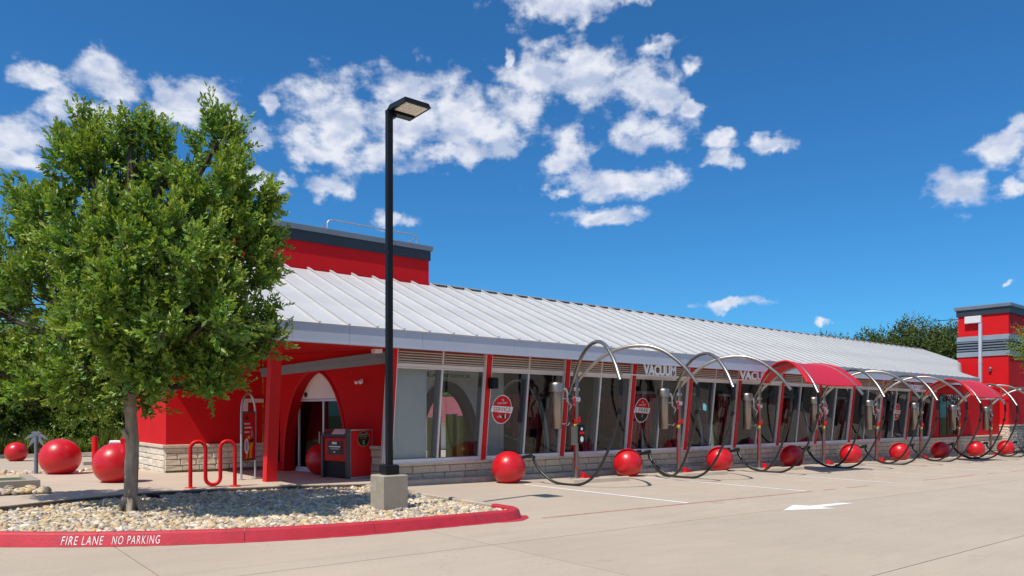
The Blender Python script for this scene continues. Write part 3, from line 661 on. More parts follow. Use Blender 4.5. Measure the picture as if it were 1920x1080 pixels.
# facade base wall
b = MB(); b.box(-2.6, 34, .925, 1.15, -.75, .425); b.build('base_wall', M['mortar'], bld)
coursing((-2.6, .91), (1, 0), 36.6, .425, -.6, 6, bld, SM, .30, .62, stuff_after=19, z_of=lambda x: g(x) + .03)
x = -2.62
while x < 34:
    w = random.uniform(.9, 1.25); w = min(w, 34 - x); b = MB(); b.bbox(x + .003, x + w - .003, .855, 1.12, .428, .505, .01); b.build('cap_stone', M['cap'], bld); x += w
# wing wall: left face and front face
b = MB(); b.box(-6.085, -3.86, 4.875, 4.899, -.1, .78); b.box(-6.085, -6.061, 4.90, 8.1, -.1, .78); b.build('wing_base', M['mortar'], bld)
coursing((-6.10, 4.86), (1, 0), 2.25, .79, .2, 4, bld, SM2, .26, .5)
coursing((-6.10, 8.12), (0, -1), 3.26, .79, .2, 4, bld, SM2, .3, .6)
b = MB()
b.bbox(-6.15, -5.0, 4.81, 4.895, .793, .865, .008); b.bbox(-4.994, -3.86, 4.81, 4.895, .793, .865, .008); b.bbox(-6.15, -6.065, 4.9, 6.5, .793, .865, .008); b.bbox(-6.15, -6.065, 6.506, 8.14, .793, .865, .008); b.build('cap_stone', M['cap'], bld)
b = MB(); b.box(-5.55, -5.1, 4.855, 4.862, .3, .36); 
b = MB(); b.box(-6.112, -6.10, 5.9, 6.35, .28, .36); b.build('wall_vent', M['dark'], bld)
# frame of the pay window on the wing wall
b = MB(); b.box(-4.34, -3.87, 4.80, 4.9, 1.84, 1.93); b.box(-4.34, -4.25, 4.80, 4.9, .87, 1.838); b.build('pay_window', M['white_al'], bld)

# --- entrance wall (angled), in its own frame: s along the wall, o into the building
B0 = Vector((-3.85, 4.9, 0)); C0 = Vector((-2.6, .9, 0)); ds = (C0 - B0).normalized(); no_ = Vector((-ds.y, ds.x, 0)); LBC = (C0 - B0).length
def E_(s, o, z): return tuple(B0 + ds * s + no_ * o + Vector((0, 0, z)))
def arch_w(u, p=2.3, q=.5): return max(0.0, 1 - u ** p) ** q
def arch_pts(sc_, hw, z0, h, n=26):
    us = [math.sin(i / n * math.pi / 2) for i in range(n + 1)]
    return [(sc_ - hw * arch_w(u), z0 + h * u) for u in us], [(sc_ + hw * arch_w(u), z0 + h * u) for u in us]
def arch_wall(b, PF_, s0, s1, z0, top, sc_, hw, h, m=0, o=0.0):
    Lp, Rp = arch_pts(sc_, hw, z0, h)
    for (P, se, fl) in ((Lp, s0, False), (Rp, s1, True)):
        for i in range(len(P) - 1):
            q = [PF_(se, o, P[i][1]), PF_(P[i][0], o, P[i][1]), PF_(P[i + 1][0], o, P[i + 1][1]), PF_(se, o, P[i + 1][1])]
            b.add(q if not fl else q[::-1], [(0, 1, 2, 3)], m)
    za = z0 + h
    b.add([PF_(s0, o, za), PF_(s1, o, za), PF_(s1, o, top(s1)), PF_(s0, o, top(s0))], [(0, 1, 2, 3)], m)
def arch_reveal(b, PF_, sc_, hw, z0, h, o0, o1, m=0):
    Lp, Rp = arch_pts(sc_, hw, z0, h); P = Lp + Rp[::-1][1:]
    for i in range(len(P) - 1): b.add([PF_(P[i][0], o0, P[i][1]), PF_(P[i][0], o1, P[i][1]), PF_(P[i + 1][0], o1, P[i + 1][1]), PF_(P[i + 1][0], o0, P[i + 1][1])], [(0, 1, 2, 3)], m, True)
SCD, HWD, HD = 1.83, 1.04, 2.38; Z0D = .16
b = MB(); arch_wall(b, E_, 0, LBC, Z0D, lambda s: 3.0, SCD, HWD, HD); arch_reveal(b, E_, SCD, HWD, Z0D, HD, 0, .34)
b.add([E_(0, 0, 0), E_(SCD - HWD, 0, 0), E_(SCD - HWD, 0, Z0D), E_(0, 0, Z0D)], [(0, 1, 2, 3)]); b.add([E_(SCD + HWD, 0, 0), E_(LBC, 0, 0), E_(LBC, 0, Z0D), E_(SCD + HWD, 0, Z0D)], [(0, 1, 2, 3)])
b.build('entrance_wall', M['red'], bld)
# raised arch moulding round the doorway
Lp, Rp = arch_pts(SCD, HWD + .02, Z0D, HD + .02); P = Lp + Rp[::-1][1:]
b = MB(); b.tube([E_(s, -.005, z) for s, z in P], .035, 6); b.build('arch_moulding', M['red_metal'], bld)
# two-step sloping trim band
b = MB()
for (za0, zb0, za1, zb1, o) in ((2.46, 2.575, 2.65, 2.79, -.05), (2.575, 2.66, 2.79, 2.905, -.09)):
    v = [E_(-.15, .0, za0), E_(LBC + .2, .0, za1), E_(LBC + .2, .0, zb1), E_(-.15, .0, zb0), E_(-.15, o, za0 + .002), E_(LBC + .2, o, za1 + .002), E_(LBC + .2, o, zb1), E_(-.15, o, zb0)]
    b.add(v, [(4, 5, 6, 7), (0, 1, 5, 4), (3, 7, 6, 2), (1, 2, 6, 5), (0, 4, 7, 3)])
b.build('trim_band', M['grey_trim'], bld)
# stone at the facade end of the entrance wall
def e_course(s0, s1):
    P0 = E_(s0, -.012, 0); coursing((P0[0], P0[1]), (ds.x, ds.y), s1 - s0, .80, .2, 4, bld, SM, .25, .45)
    b = MB(); q = [E_(s0, -.07, .803), E_(s1, -.07, .803), E_(s1, .0, .803), E_(s0, .0, .803)]; b.hexa(q + [(x, y, z + .07) for x, y, z in q]); b.build('cap_stone', M['cap'], bld)
    b = MB(); q = [E_(s0, -.006, .1), E_(s1, -.006, .1), E_(s1, .02, .1), E_(s0, .02, .1)]; b.hexa(q + [(x, y, .8) for x, y, z in q]); b.build('base_wall', M['mortar'], bld)
e_course(2.92, LBC - .02)
# narrow side window
b = MB(); q = [E_(.28, -.02, .42), E_(.62, -.02, .42), E_(.62, .02, .42), E_(.28, .02, .42)]; b.hexa(q + [(x, y, 1.92) for x, y, z in q])
sw = b.build('side_window', M['black'], bld)
b = MB(); b.add([E_(.31, -.026, .46), E_(.59, -.026, .46), E_(.59, -.026, 1.88), E_(.31, -.026, 1.88)], [(0, 1, 2, 3)]); b.build('pane', M['glass_dark'], sw)
b = MB(); q = [E_(.26, -.05, .36), E_(.66, -.05, .36), E_(.66, .02, .36), E_(.26, .02, .36)]; b.hexa(q + [(x, y, .41) for x, y, z in q]); b.build('sill', M['red_metal'], sw)
# door set in the arch
dr = MB(); OD = .32; HZ = 1.86
def ebar(b, s0, s1, z0, z1, o0=OD - .05, o1=OD, m=0): 
    q = [E_(s0, o0, z0), E_(s1, o0, z0), E_(s1, o1, z0), E_(s0, o1, z0)]; b.hexa(q + [(x, y, z1) for x, y, z in q], m)
for s in (.95, 1.80, 2.66): ebar(dr, s, s + .05, .25, HZ)
ebar(dr, .86, 2.78, .17, .25); ebar(dr, .86, 2.78, .25, .30, OD - .04); ebar(dr, .93, 2.70, HZ, HZ + .05, OD - .07)
door = dr.build('door', M['blue_sill'], bld)
for (a, c) in ((.80, .95), (1.0, 1.80), (1.85, 2.66), (2.71, 2.86)):
    b = MB(); b.add([E_(a, OD - .02, .3), E_(c, OD - .02, .3), E_(c, OD - .02, HZ), E_(a, OD - .02, HZ)], [(0, 1, 2, 3)]); b.build('pane', M['glass_dark'], door)
b = MB(); ebar(b, 1.74, 1.765, .85, 1.15, OD - .11, OD - .08); b.build('handle', M['steel2'], door); b = MB(); ebar(b, 1.88, 1.905, .85, 1.15, OD - .11, OD - .08); b.build('handle', M['steel2'], door)
Lp, Rp = arch_pts(SCD, HWD, Z0D, HD); T = [p for p in Lp if p[1] > HZ + .06]; Q = [p for p in Rp if p[1] > HZ + .06]
wz = HZ + .06; u_ = (wz - Z0D) / HD; ww = HWD * arch_w(u_)
b = MB(); pl = [(SCD - ww, wz), (SCD + ww, wz)] + Q + T[::-1]; b.add([E_(s, OD - .06, z) for s, z in pl], [tuple(range(len(pl)))]); tym = b.build('tympanum', M['white'], bld)
for (s, m1, m2) in ((1.24, 'blackp', 'gold'), (2.42, 'green', 'whitep')):
    b = MB()
    for rr2, oo, mi in ((.075, -.066, 0), (.052, -.069, 1)):
        n = 20; b.add([E_(s + rr2 * math.cos(2 * math.pi * i / n), OD + oo, 2.02 + rr2 * math.sin(2 * math.pi * i / n)) for i in range(n)], [tuple(range(n))], mi)
    b.build('round_emblem', [M['greyp'] if s < 2 else M['green'], M[m1]], tym)
# dark vestibule behind the doors
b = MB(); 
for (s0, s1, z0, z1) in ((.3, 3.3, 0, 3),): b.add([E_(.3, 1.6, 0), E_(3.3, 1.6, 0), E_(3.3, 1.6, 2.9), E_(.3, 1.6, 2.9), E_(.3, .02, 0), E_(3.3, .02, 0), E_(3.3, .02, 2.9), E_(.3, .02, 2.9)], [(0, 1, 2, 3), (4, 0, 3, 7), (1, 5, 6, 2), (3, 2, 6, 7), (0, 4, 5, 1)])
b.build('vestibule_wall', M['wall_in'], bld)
# twin flood light on the entrance wall and small fittings
b = MB()
for ds_ in (-.06, .07):
    b.lathe([(.028, -.03), (.04, .02), (.042, .04)], 12, E_(3.36 + ds_, -.10, 2.25), 0, 'y')
b.tube([E_(3.30, -.05, 2.29), E_(3.43, -.05, 2.29)], .012, 6); b.lathe([(.045, -.015), (.045, .012)], 12, E_(3.36, -.012, 2.29), 0, 'y'); b.build('twin_flood_light', M['white'], bld)
# --- porch columns, leaning like the glazing
for (x, y, lab) in ((-5.0, 1.47, None),):
    b = MB(); w = .105; top = (0, -.31, 2.70)
    q = [(x - w, y - w, g(x) + .15), (x + w, y - w, g(x) + .15), (x + w, y + w, g(x) + .15), (x - w, y + w, g(x) + .15)]
    b.hexa(q + [(a, c - .31, 2.93) for a, c, z in q]); b.build('porch_column', M['red_metal'], bld)

# --- glazed bays
TH = math.atan2(.26, 2.40); SX = [-2.67 + 2.502 * k for k in range(12)]
fr = MB(); W = 2.36
fr.box(0, W, -.03, .07, 0, .075, 1); fr.box(0, W, -.05, .07, -.012, .0, 1)
for x in (0.0, W - .045): fr.box(x, x + .045, 0, .06, .076, 2.44)
fr.box(W / 2 - .0225, W / 2 + .0225, -.005, .06, .076, 2.03)
fr.box(W / 2 - .0225, W / 2 + .0225, -.005, .06, 2.145, 2.44)
fr.box(.046, W - .046, -.012, .055, 2.032, 2.062); fr.box(.046, W - .046, .0, .055, 2.063, 2.112); fr.box(.046, W - .046, -.02, .055, 2.113, 2.143)
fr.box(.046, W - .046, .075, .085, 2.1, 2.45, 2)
for x in (.0, W / 2 - .06, W - .045): fr.box(x + .045 * (x < .01) - 0, x + .045 * (x < .01) + .045, .065, .20, .08, 2.03, 3)
FR = fr.mesh('window', [M['white_al'], M['blue_sill'], M['dark'], M['jamb']])
pn = MB(); pn.add([(0, .03, .076), (W / 2 - .07, .03, .076), (W / 2 - .07, .03, 2.031), (0, .03, 2.031)], [(0, 1, 2, 3)]); PN = pn.mesh('pane', M['glass'])
sl = MB(); sl.hexa([(0, -.012, 0), (W / 2 - .075, -.012, 0), (W / 2 - .075, .055, .035), (0, .055, .035), (0, -.012, .012), (W / 2 - .075, -.012, .012), (W / 2 - .075, .055, .047), (0, .055, .047)])
sl.box(0, W / 2 - .075, -.018, -.010, -.010, .014)
SLM = sl.mesh('louver_slat', M['louver'])
ps = MB(); ps.box(-.062, .062, -.045, .05, -.01, 2.44, 0); ps.box(-.098, -.063, -.02, .05, .0, 2.44, 1); ps.box(.063, .098, -.02, .05, .0, 2.44, 1)
PS = ps.mesh('red_post', [M['red_metal'], M['white_al']])
for k in range(11):
    x0 = SX[k] + .07 + .0
    w = inst('window', FR, bld, (x0 + .0, .90, .51), (TH, 0, 0))
    for q in (0, 1):
        inst('pane', PN, w, (.046 + q * (W / 2 - .0225), 0, 0))
        for j in range(5): inst('louver_slat', SLM, w, (.05 + q * (W / 2 - .025), 0, 2.165 + j * .054))
for k in range(12): inst('red_post', PS, bld, (SX[k], .90 - .012, .51), (TH, 0, 0))
# deep white return at the first bay and exit light box
b = MB(); b.hexa([(-2.79, .93, .52), (-2.745, .88, .52), (-2.745, 1.0, .52), (-2.79, 1.0, .52), (-2.75, .66, 2.93), (-2.70, .62, 2.93), (-2.70, .8, 2.93), (-2.75, .8, 2.93)]); b.build('corner_trim', M['white_al'], bld)
b = MB(); b.box(-3.12, -2.95, .62, .78, 2.82, 2.90); b.build('soffit_light', M['white'], bld)
# end wall beyond the glazing
b = MB(); b.box(24.95, 34, 1.0, 1.2, .5, 2.93); b.build('end_wall', M['red'], bld)
b = MB()
for x in (26.2, 27.0, 27.8): b.box(x, x + .7, .97, .999, .6, 2.5)
b.build('end_window', M['glass_dark'], bld)
# speaker boxes on posts
for k, zz in ((1, 2.28),):
    y = .9 - (zz - .51) * math.tan(TH) - .05; b = MB(); b.bbox(-.085, .085, -.17, 0, -.14, .12, .02); b.box(-.03, .03, 0, .03, -.04, .04)
    b.build('wall_speaker', M['black'], bld, (SX[k] + .06, y - .02, zz))
# oval stickers on the glass
def oval(x, txt1, txt2):
    z = 1.67; y = .9 - (z - .51) * math.tan(TH) + .015; n = 40
    r = empty('window_sticker', (x, y, z)); r.rotation_euler = (TH, 0, 0); tag(r, None, None); 
    def e(a, c, off, m, z0=0, a0=0, a1=360):
        b = MB(); pts = [(a * math.cos(R(a0 + (a1 - a0) * i / n)), off, z0 + c * math.sin(R(a0 + (a1 - a0) * i / n))) for i in range(n)]; b.add(pts, [tuple(range(n))]); return b.build('print', M[m], r)
    b = MB(); b.lathe([(.325, -.004), (.325, .004)], 48, (0, 0, 0), 0, 'y'); o = b.build('disc', M['whitep'], r); o.scale = (.93, 1, 1.06)
    e(.285, .325, -.007, 'red_metal')
    e(.275, .315, -.009, 'blackp' if txt2 == 'b' else 'red_metal', 0, 195, 345) if txt2 == 'b' else None
    b = MB(); b.add([(-.34, -.012, -.05), (.30, -.012, -.09), (.335, -.012, .06), (-.30, -.012, .09)], [(0, 1, 2, 3)]); b.build('ribbon', M['whitep'], r)
    put_text(txt1, .52, .10, (-.26, -.015, -.045), (1, 0, -.02), (0, 0, 1), M['blackp'] if txt2 == 'b' else M['red_metal'], r)
    put_text('OUR BEST', .30, .045, (-.15, -.012, .125), (1, 0, .03), (0, 0, 1), M['whitep'], r); put_text("'S", .08, .05, (-.04, -.012, .2), (1, 0, 0), (0, 0, 1), M['whitep'], r)
    for i in range(7): 
        b = MB(); xx = -.13 + .045 * i; h = random.uniform(.03, .09); b.add([(xx, -.012, -.2), (xx + .035, -.012, -.2 + random.uniform(-.02, .02)), (xx + .035, -.012, -.2 + h), (xx, -.012, -.19 + h)], [(0, 1, 2, 3)]); b.build('print', M[random.choice(['whitep', 'greyp', 'blackp'])], r)
    return r
OV = ['round red and white sticker on the glass right beside the wall speaker', 'round red sticker with a black base just left of the second canister',
      'round red sticker partly behind the fourth vacuum post', 'round red sticker far right on the glazing, behind the fifth vacuum post']
for i, (x, t1, t2) in enumerate(((.33, 'SERVICE', 'r'), (5.32, 'I FREE', 'b'), (15.3, 'CAR WASH', 'r'), (21.3, 'CAR WASH', 'r'))):
    tag(oval(x, t1, t2), OV[i], 'sticker', 'round promotional stickers on the glazing')

# --- interior of the wash hall
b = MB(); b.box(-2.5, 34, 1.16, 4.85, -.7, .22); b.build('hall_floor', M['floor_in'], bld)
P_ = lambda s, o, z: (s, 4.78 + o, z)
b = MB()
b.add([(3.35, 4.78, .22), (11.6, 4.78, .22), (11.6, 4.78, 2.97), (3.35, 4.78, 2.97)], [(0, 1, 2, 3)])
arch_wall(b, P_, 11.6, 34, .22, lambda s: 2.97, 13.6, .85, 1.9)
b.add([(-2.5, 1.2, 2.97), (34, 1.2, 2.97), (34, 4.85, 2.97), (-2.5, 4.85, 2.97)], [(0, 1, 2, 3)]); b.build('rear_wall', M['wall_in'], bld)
PW_ = lambda s, o, z: (s, 2.0 + o, z)
b = MB(); arch_wall(b, PW_, -2.5, 1.35, .22, lambda s: 2.96, -.44, .80, 1.88); arch_wall(b, lambda s, o, z: (s, 2.1 + o, z), -2.5, 1.35, .22, lambda s: 2.96, -.44, .80, 1.88); b.add([(1.35, 2.0, .22), (1.35, 2.1, .22), (1.35, 2.1, 2.96), (1.35, 2.0, 2.96)], [(0, 1, 2, 3)]); b.build('partition_wall', M['part_wall'], bld)
for sc_, hw, h, mm, yy, tk in ((-.44, .99, 2.12, 'arch_in', 1.90, .21), (13.6, .9, 1.95, 'gold', 4.66, .12)):
    Lp, Rp = arch_pts(sc_, hw, .22, h); P = Lp + Rp[::-1][1:]; b = MB(); Lq, Rq = arch_pts(sc_, hw - tk, .22, h - tk * 1.15); Qq = Lq + Rq[::-1][1:]
    for i in range(len(P) - 1):
        b.add([(P[i][0], yy, P[i][1]), (Qq[i][0], yy, Qq[i][1]), (Qq[i + 1][0], yy, Qq[i + 1][1]), (P[i + 1][0], yy, P[i + 1][1])], [(0, 1, 2, 3)])
        b.add([(Qq[i][0], yy, Qq[i][1]), (Qq[i][0], yy + .22, Qq[i][1]), (Qq[i + 1][0], yy + .22, Qq[i + 1][1]), (Qq[i + 1][0], yy, Qq[i + 1][1])], [(0, 1, 2, 3)])
        b.add([(P[i][0], yy, P[i][1]), (P[i + 1][0], yy, P[i + 1][1]), (P[i + 1][0], yy + .12, P[i + 1][1]), (P[i][0], yy + .12, P[i][1])], [(0, 1, 2, 3)])
    b.build('interior_arch', M[mm], bld)
b = MB(); b.box(-2.58, -1.62, 1.02, 1.05, .58, 2.56); b.build('screen_panel', M['pale_panel'], bld)
put_text('Experience', 1.25, .15, (-.98, 1.985, 2.42), (1, 0, 0), (0, 0, 1), M['blackp'], bld, 'wall_lettering')
# wash equipment
def brush(x, y, lab, h=1.5, r=.32):
    t = thing('wash_brush', lab, 'car wash brush', (x, y, .22), 0, 'red brushes inside the wash hall'); b = MB(); n = 26
    for i in range(n):
        a = 2 * math.pi * i / n; q = random.uniform(.8, 1.1) * r; b.hexa([(.06 * math.cos(a), .06 * math.sin(a), .2), (.06 * math.cos(a + .1), .06 * math.sin(a + .1), .2), (q * math.cos(a + .2), q * math.sin(a + .2), .1), (q * math.cos(a), q * math.sin(a), .1),
                                                      (.06 * math.cos(a), .06 * math.sin(a), h), (.06 * math.cos(a + .1), .06 * math.sin(a + .1), h), (q * .8 * math.cos(a + .2), q * .8 * math.sin(a + .2), h - .1), (q * .8 * math.cos(a), q * .8 * math.sin(a), h - .1)])
    b.build('bristles', M['red_in'], t); b = MB(); b.tube([(0, 0, 0), (0, 0, h + .35)], .05, 8); b.build('shaft', M['galv'], t)
for x, y, lab in ((3.4, 2.6, 'red cloth brush behind the second glazed bay'), (4.5, 3.2, 'red cloth brush left of the second red post pair'), (8.2, 2.4, 'red cloth brush behind the fourth glazed bay'), (10.9, 2.9, 'red cloth brush behind the shade of the third station'), (17.0, 2.6, 'red cloth brush far down the wash hall')):
    brush(x, y, lab)
def curtain(x, y, ln, lab):
    t = thing('cloth_curtain', lab, 'wash curtain', (x, y, .22), 0, 'red cloth curtains inside the wash hall'); n = int(ln / .16)
    b = MB()
    for i in range(n):
        z0 = .25 + random.uniform(0, .35); xx = i * .16; b.add([(xx, random.uniform(-.03, .03), z0), (xx + .12, random.uniform(-.05, .05), z0), (xx + .12, .02, 1.95), (xx, 0, 1.95)], [(0, 1, 2, 3)])
    b.build('strips', M[('red_in', 'lot_red')[n % 2]], t); b = MB(); b.box(-.05, ln, -.03, .03, 1.95, 2.03); b.build('bar', M['galv'], t)
for x, y, ln, lab in ((2.9, 1.9, 1.0, 'deep red cloth curtain behind the third glazed bay'), (5.9, 1.7, 1.3, 'deep red cloth curtain behind the second canister'), (8.0, 1.8, 1.1, 'deep red cloth curtain between the second and third canisters'), (10.6, 2.0, .9, 'deep red cloth curtain behind the third vacuum post'), (13.8, 1.8, 1.2, 'deep red cloth curtain behind the fourth vacuum post'), (18.3, 1.8, 1.2, 'deep red cloth curtain far down the glazing')): curtain(x, y, ln, lab)
def gantry(x, lab):
    t = thing('wash_arch', lab, 'car wash arch', (x, 2.9, .22), 0, 'grey wash arches inside the hall'); P = arch_pts(0, 1.2, 0, 2.3, 12); pts = P[0] + P[1][::-1][1:]
    b = MB(); b.tube([(0, s, z) for s, z in pts], .07, 8); b.build('frame', M['galv'], t); b = MB()
    for i in range(5):
        yy = -.8 + i * .38; b.box(-.02, .02, yy, yy + .28, .7 + random.uniform(0, .3), 1.9)
    b.build('cloth_strips', M['red_in'], t)
for x, lab in ((2.6, 'grey wash arch with red cloth strips near the left end of the hall'), (6.4, 'grey wash arch with red cloth strips behind the VACUUM sign'), (9.3, 'grey wash arch with red cloth strips behind the third vacuum station'), (15.9, 'grey wash arch with red cloth strips deep in the hall')): gantry(x, lab)
t = thing('light_bar', 'pale blue light bar glimpsed inside the wash hall', 'light bar', (7.0, 2.2, 2.1)); b = MB(); b.bbox(-.9, 1.3, 0, .1, 0, .13, .01); b.build('housing', M['blue_in'], t)
for i, (x, lab) in enumerate(((1.82, 'tall lime yellow cabinet seen through the left of the interior arch'), (3.04, 'broad pale yellow cabinet seen through the middle of the interior arch'), (2.45, 'slim lime yellow cabinet seen through the right of the interior arch'))):
    t = thing('yellow_cabinet', lab, 'cabinet', (x, 6.0, .05), 0, 'yellow cabinets behind the hall'); b = MB(); w = (.12, .26, .07)[i]; b.bbox(-w, w, -.2, .2, 0, 1.38 + .05 * i, .02); b.build('body', M['lime'], t); b = MB(); b.bbox(-w - .02, w + .02, -.22, .22, 1.382 + .05 * i, 1.42 + .05 * i, .01); b.build('lid', M['galv'], t)

t = thing('red_shed', 'low red roofed shed seen through the interior arch', 'shed', (8.4, 16.6, 0))
b = MB(); b.box(-2.6, 3.2, 0, 2.4, -.1, 1.2); b.build('wall', M['pale_panel'], t)
b = MB(); b.slabx([(-.35, 1.18), (1.2, 2.45), (2.75, 1.18)], -2.8, 3.4); b.build('roof', M['maroon'], t)
# ------------------------------------------------------------------ tower at the far end
tw = thing('red_tower', 'red square tower with grey louvred band and limestone base at the far right end', 'tower', (34, .6, 0))
b = MB(); b.box(0, 5, 0, 2.4, .95, 6.93); b.build('wall', M['red'], tw)
b = MB(); b.box(-.02, 5.0, -.02, 2.42, -.75, .93); b.build('base_wall', M['mortar'], tw)
coursing((-.035, 2.45), (0, -1), 2.48, .92, -.6, 9, tw, SM, .35, .6); coursing((-.03, -.035), (1, 0), 4.5, .92, -.6, 9, tw, SM, .35, .6)
b = MB(); b.bbox(-.09, 5, -.09, 2.49, .933, 1.02, .01); b.build('cap_stone', M['cap'], tw)
b = MB(); b.box(-.07, 5.1, -.07, 2.47, 6.90, 7.22); b.build('parapet_band', M['black_band'], tw)
b = MB(); b.bbox(-.15, 5.1, -.15, 2.55, 7.223, 7.43, .03); b.build('coping', M['grey_metal'], tw)
for z0, z1 in ((5.53, 5.79), (4.68, 4.94)): b = MB(); b.box(-.05, 5.04, -.05, 2.45, z0, z1); b.build('trim_band', M['grey_trim'], tw)
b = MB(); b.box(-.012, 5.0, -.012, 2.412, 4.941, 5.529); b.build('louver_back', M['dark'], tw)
for j in range(4):
    z = 5.0 + j * .145; b = MB(); b.slabx([(-.05, z), (-.05, z + .055), (-.014, z + .075), (-.014, z + .01)], -.05, 5.0)
    b.slaby([(-.05, z), (-.05, z + .055), (-.014, z + .075), (-.014, z + .01)], -.05, 2.45); b.build('louver_slat', M['grey_metal'], tw)
b = MB(); b.bbox(-.24, -.05, 1.22, 2.0, 6.48, 6.86, .02); b.build('downpipe_head', M['white_al'], tw)
b = MB(); b.box(-.2, -.055, 1.2, 1.34, -.42, 6.478); b.box(-.21, -.052, 1.19, 1.35, 4.3, 4.34); b.box(-.21, -.052, 1.19, 1.35, 2.3, 2.34); b.build('downpipe', M['fascia'], tw)
b = MB(); b.lathe([(.0, -.14), (.07, -.14), (.085, -.05), (.05, 0)], 14, (0, 0, 0), 0, 'x'); b.box(-.12, 0, -.05, .05, -.13, -.03); b.build('wall_lamp', M['grey_metal'], tw, (0, .82, 4.0))
# ------------------------------------------------------------------ red spheres
def ball_mesh(r=.385):
    pr = []; z0 = -.335 / .385
    a0 = math.asin(z0); pr.append((r * math.cos(a0) * .86, -.335 - .0)); 
    for k in range(0, 25):
        a = a0 + (math.pi / 2 - a0) * k / 24; pr.append((max(1e-5, r * math.cos(a)), r * math.sin(a)))
    b = MB(); b.lathe(pr, 48, (0, 0, .335)); return b.mesh('ball', M['red_ball'])
BALL = ball_mesh()
ORD = ['first', 'second', 'third', 'fourth', 'fifth', 'sixth', 'seventh', 'eighth', 'ninth', 'tenth']
def ball_with_holders(k):
    x = 4.0 * k; t = thing('sphere_bollard', ('large glossy red sphere %s, %s from the left in the vacuum row' % ('nearest the light pole' if k == 0 else 'between two vacuum stations', ORD[k])), 'bollard', (x, .12, g(x)), 0, 'red sphere hose holders along the vacuum bays')
    inst('ball', BALL, t)
    return t
hm = MB(); hm.tube([(.20, -.17, .565), (.33, -.25, .60), (.46, -.28, .62)], [.040, .038, .036], 10); hm.tube([(.18, -.16, .558), (.23, -.19, .574)], .06, 10)
HM = hm.mesh('nozzle_holder', M['black']); hm = MB(); hm.tube([(.26, .05, .60), (.40, .04, .63), (.52, .0, .635)], [.040, .036, .034], 10); HM2 = hm.mesh('nozzle_holder', M['black'])
for k in range(9):
    t = ball_with_holders(k); inst('nozzle_holder', HM, t)
    if k: inst('nozzle_holder', HM2, t)
def loose_ball(x, y, z, sc_, lab):
    t = thing('sphere_bollard', lab, 'bollard', (x, y, z)); o = inst('ball', BALL, t, (0, 0, 0), (0, 0, 0), (sc_, sc_, sc_)); return t
loose_ball(-7.47, 2.85, g(-7.47) + .15, 1.04, 'large red sphere on the walk half hidden by the tree trunk')
loose_ball(-8.0, 5.7, g(-8.0) + .15, 1.06, 'large red sphere to the right of the metal palm')
loose_ball(-8.0, 14.5, g(-8.0), .82, 'small far red sphere at the left edge in front of the bushes')
P = E_(2.22, -.10, g(-3.6) + .15); loose_ball(P[0], P[1], P[2], .98, 'red sphere in the doorway behind the pay kiosk')

# ------------------------------------------------------------------ vacuum stations
def bez(P, n=14):
    out = []
    for i in range(n + 1):
        t = i / n; Q = [Vector(p) for p in P]
        while len(Q) > 1: Q = [Q[j] * (1 - t) + Q[j + 1] * t for j in range(len(Q) - 1)]
        out.append(Q[0])
    return out
def catmull(P, n=8):
    P = [Vector(p) for p in P]; P = [P[0] * 2 - P[1]] + P + [P[-1] * 2 - P[-2]]; out = []
    for i in range(1, len(P) - 2):
        for q in range(n):
            t = q / n; a, b_, c, d = P[i - 1], P[i], P[i + 1], P[i + 2]
            out.append(.5 * ((2 * b_) + (-a + c) * t + (2 * a - 5 * b_ + 4 * c - d) * t * t + (-a + 3 * b_ - 3 * c + d) * t ** 3))
    out.append(P[-2]); return out
PR = [(-.075, 2.08), (-.02, 2.36), (.06, 2.62), (.13, 2.80), (.21, 2.98), (.33, 3.14), (.46, 3.215), (.60, 3.20), (.72, 3.08), (.82, 2.88), (.91, 2.63), (1.0, 2.28)]
SPR = {2: (1.25, 1.15)}
def boom_pts(sg, dx=1.3, rch=2.66, dz=0):
    x0 = sg * .09
    return catmull([(x0 + sg * (dx - .09) * max(s, -.02), -rch * s - (0 if s > 0 else .0) , z + dz) for s, z in PR], 4)
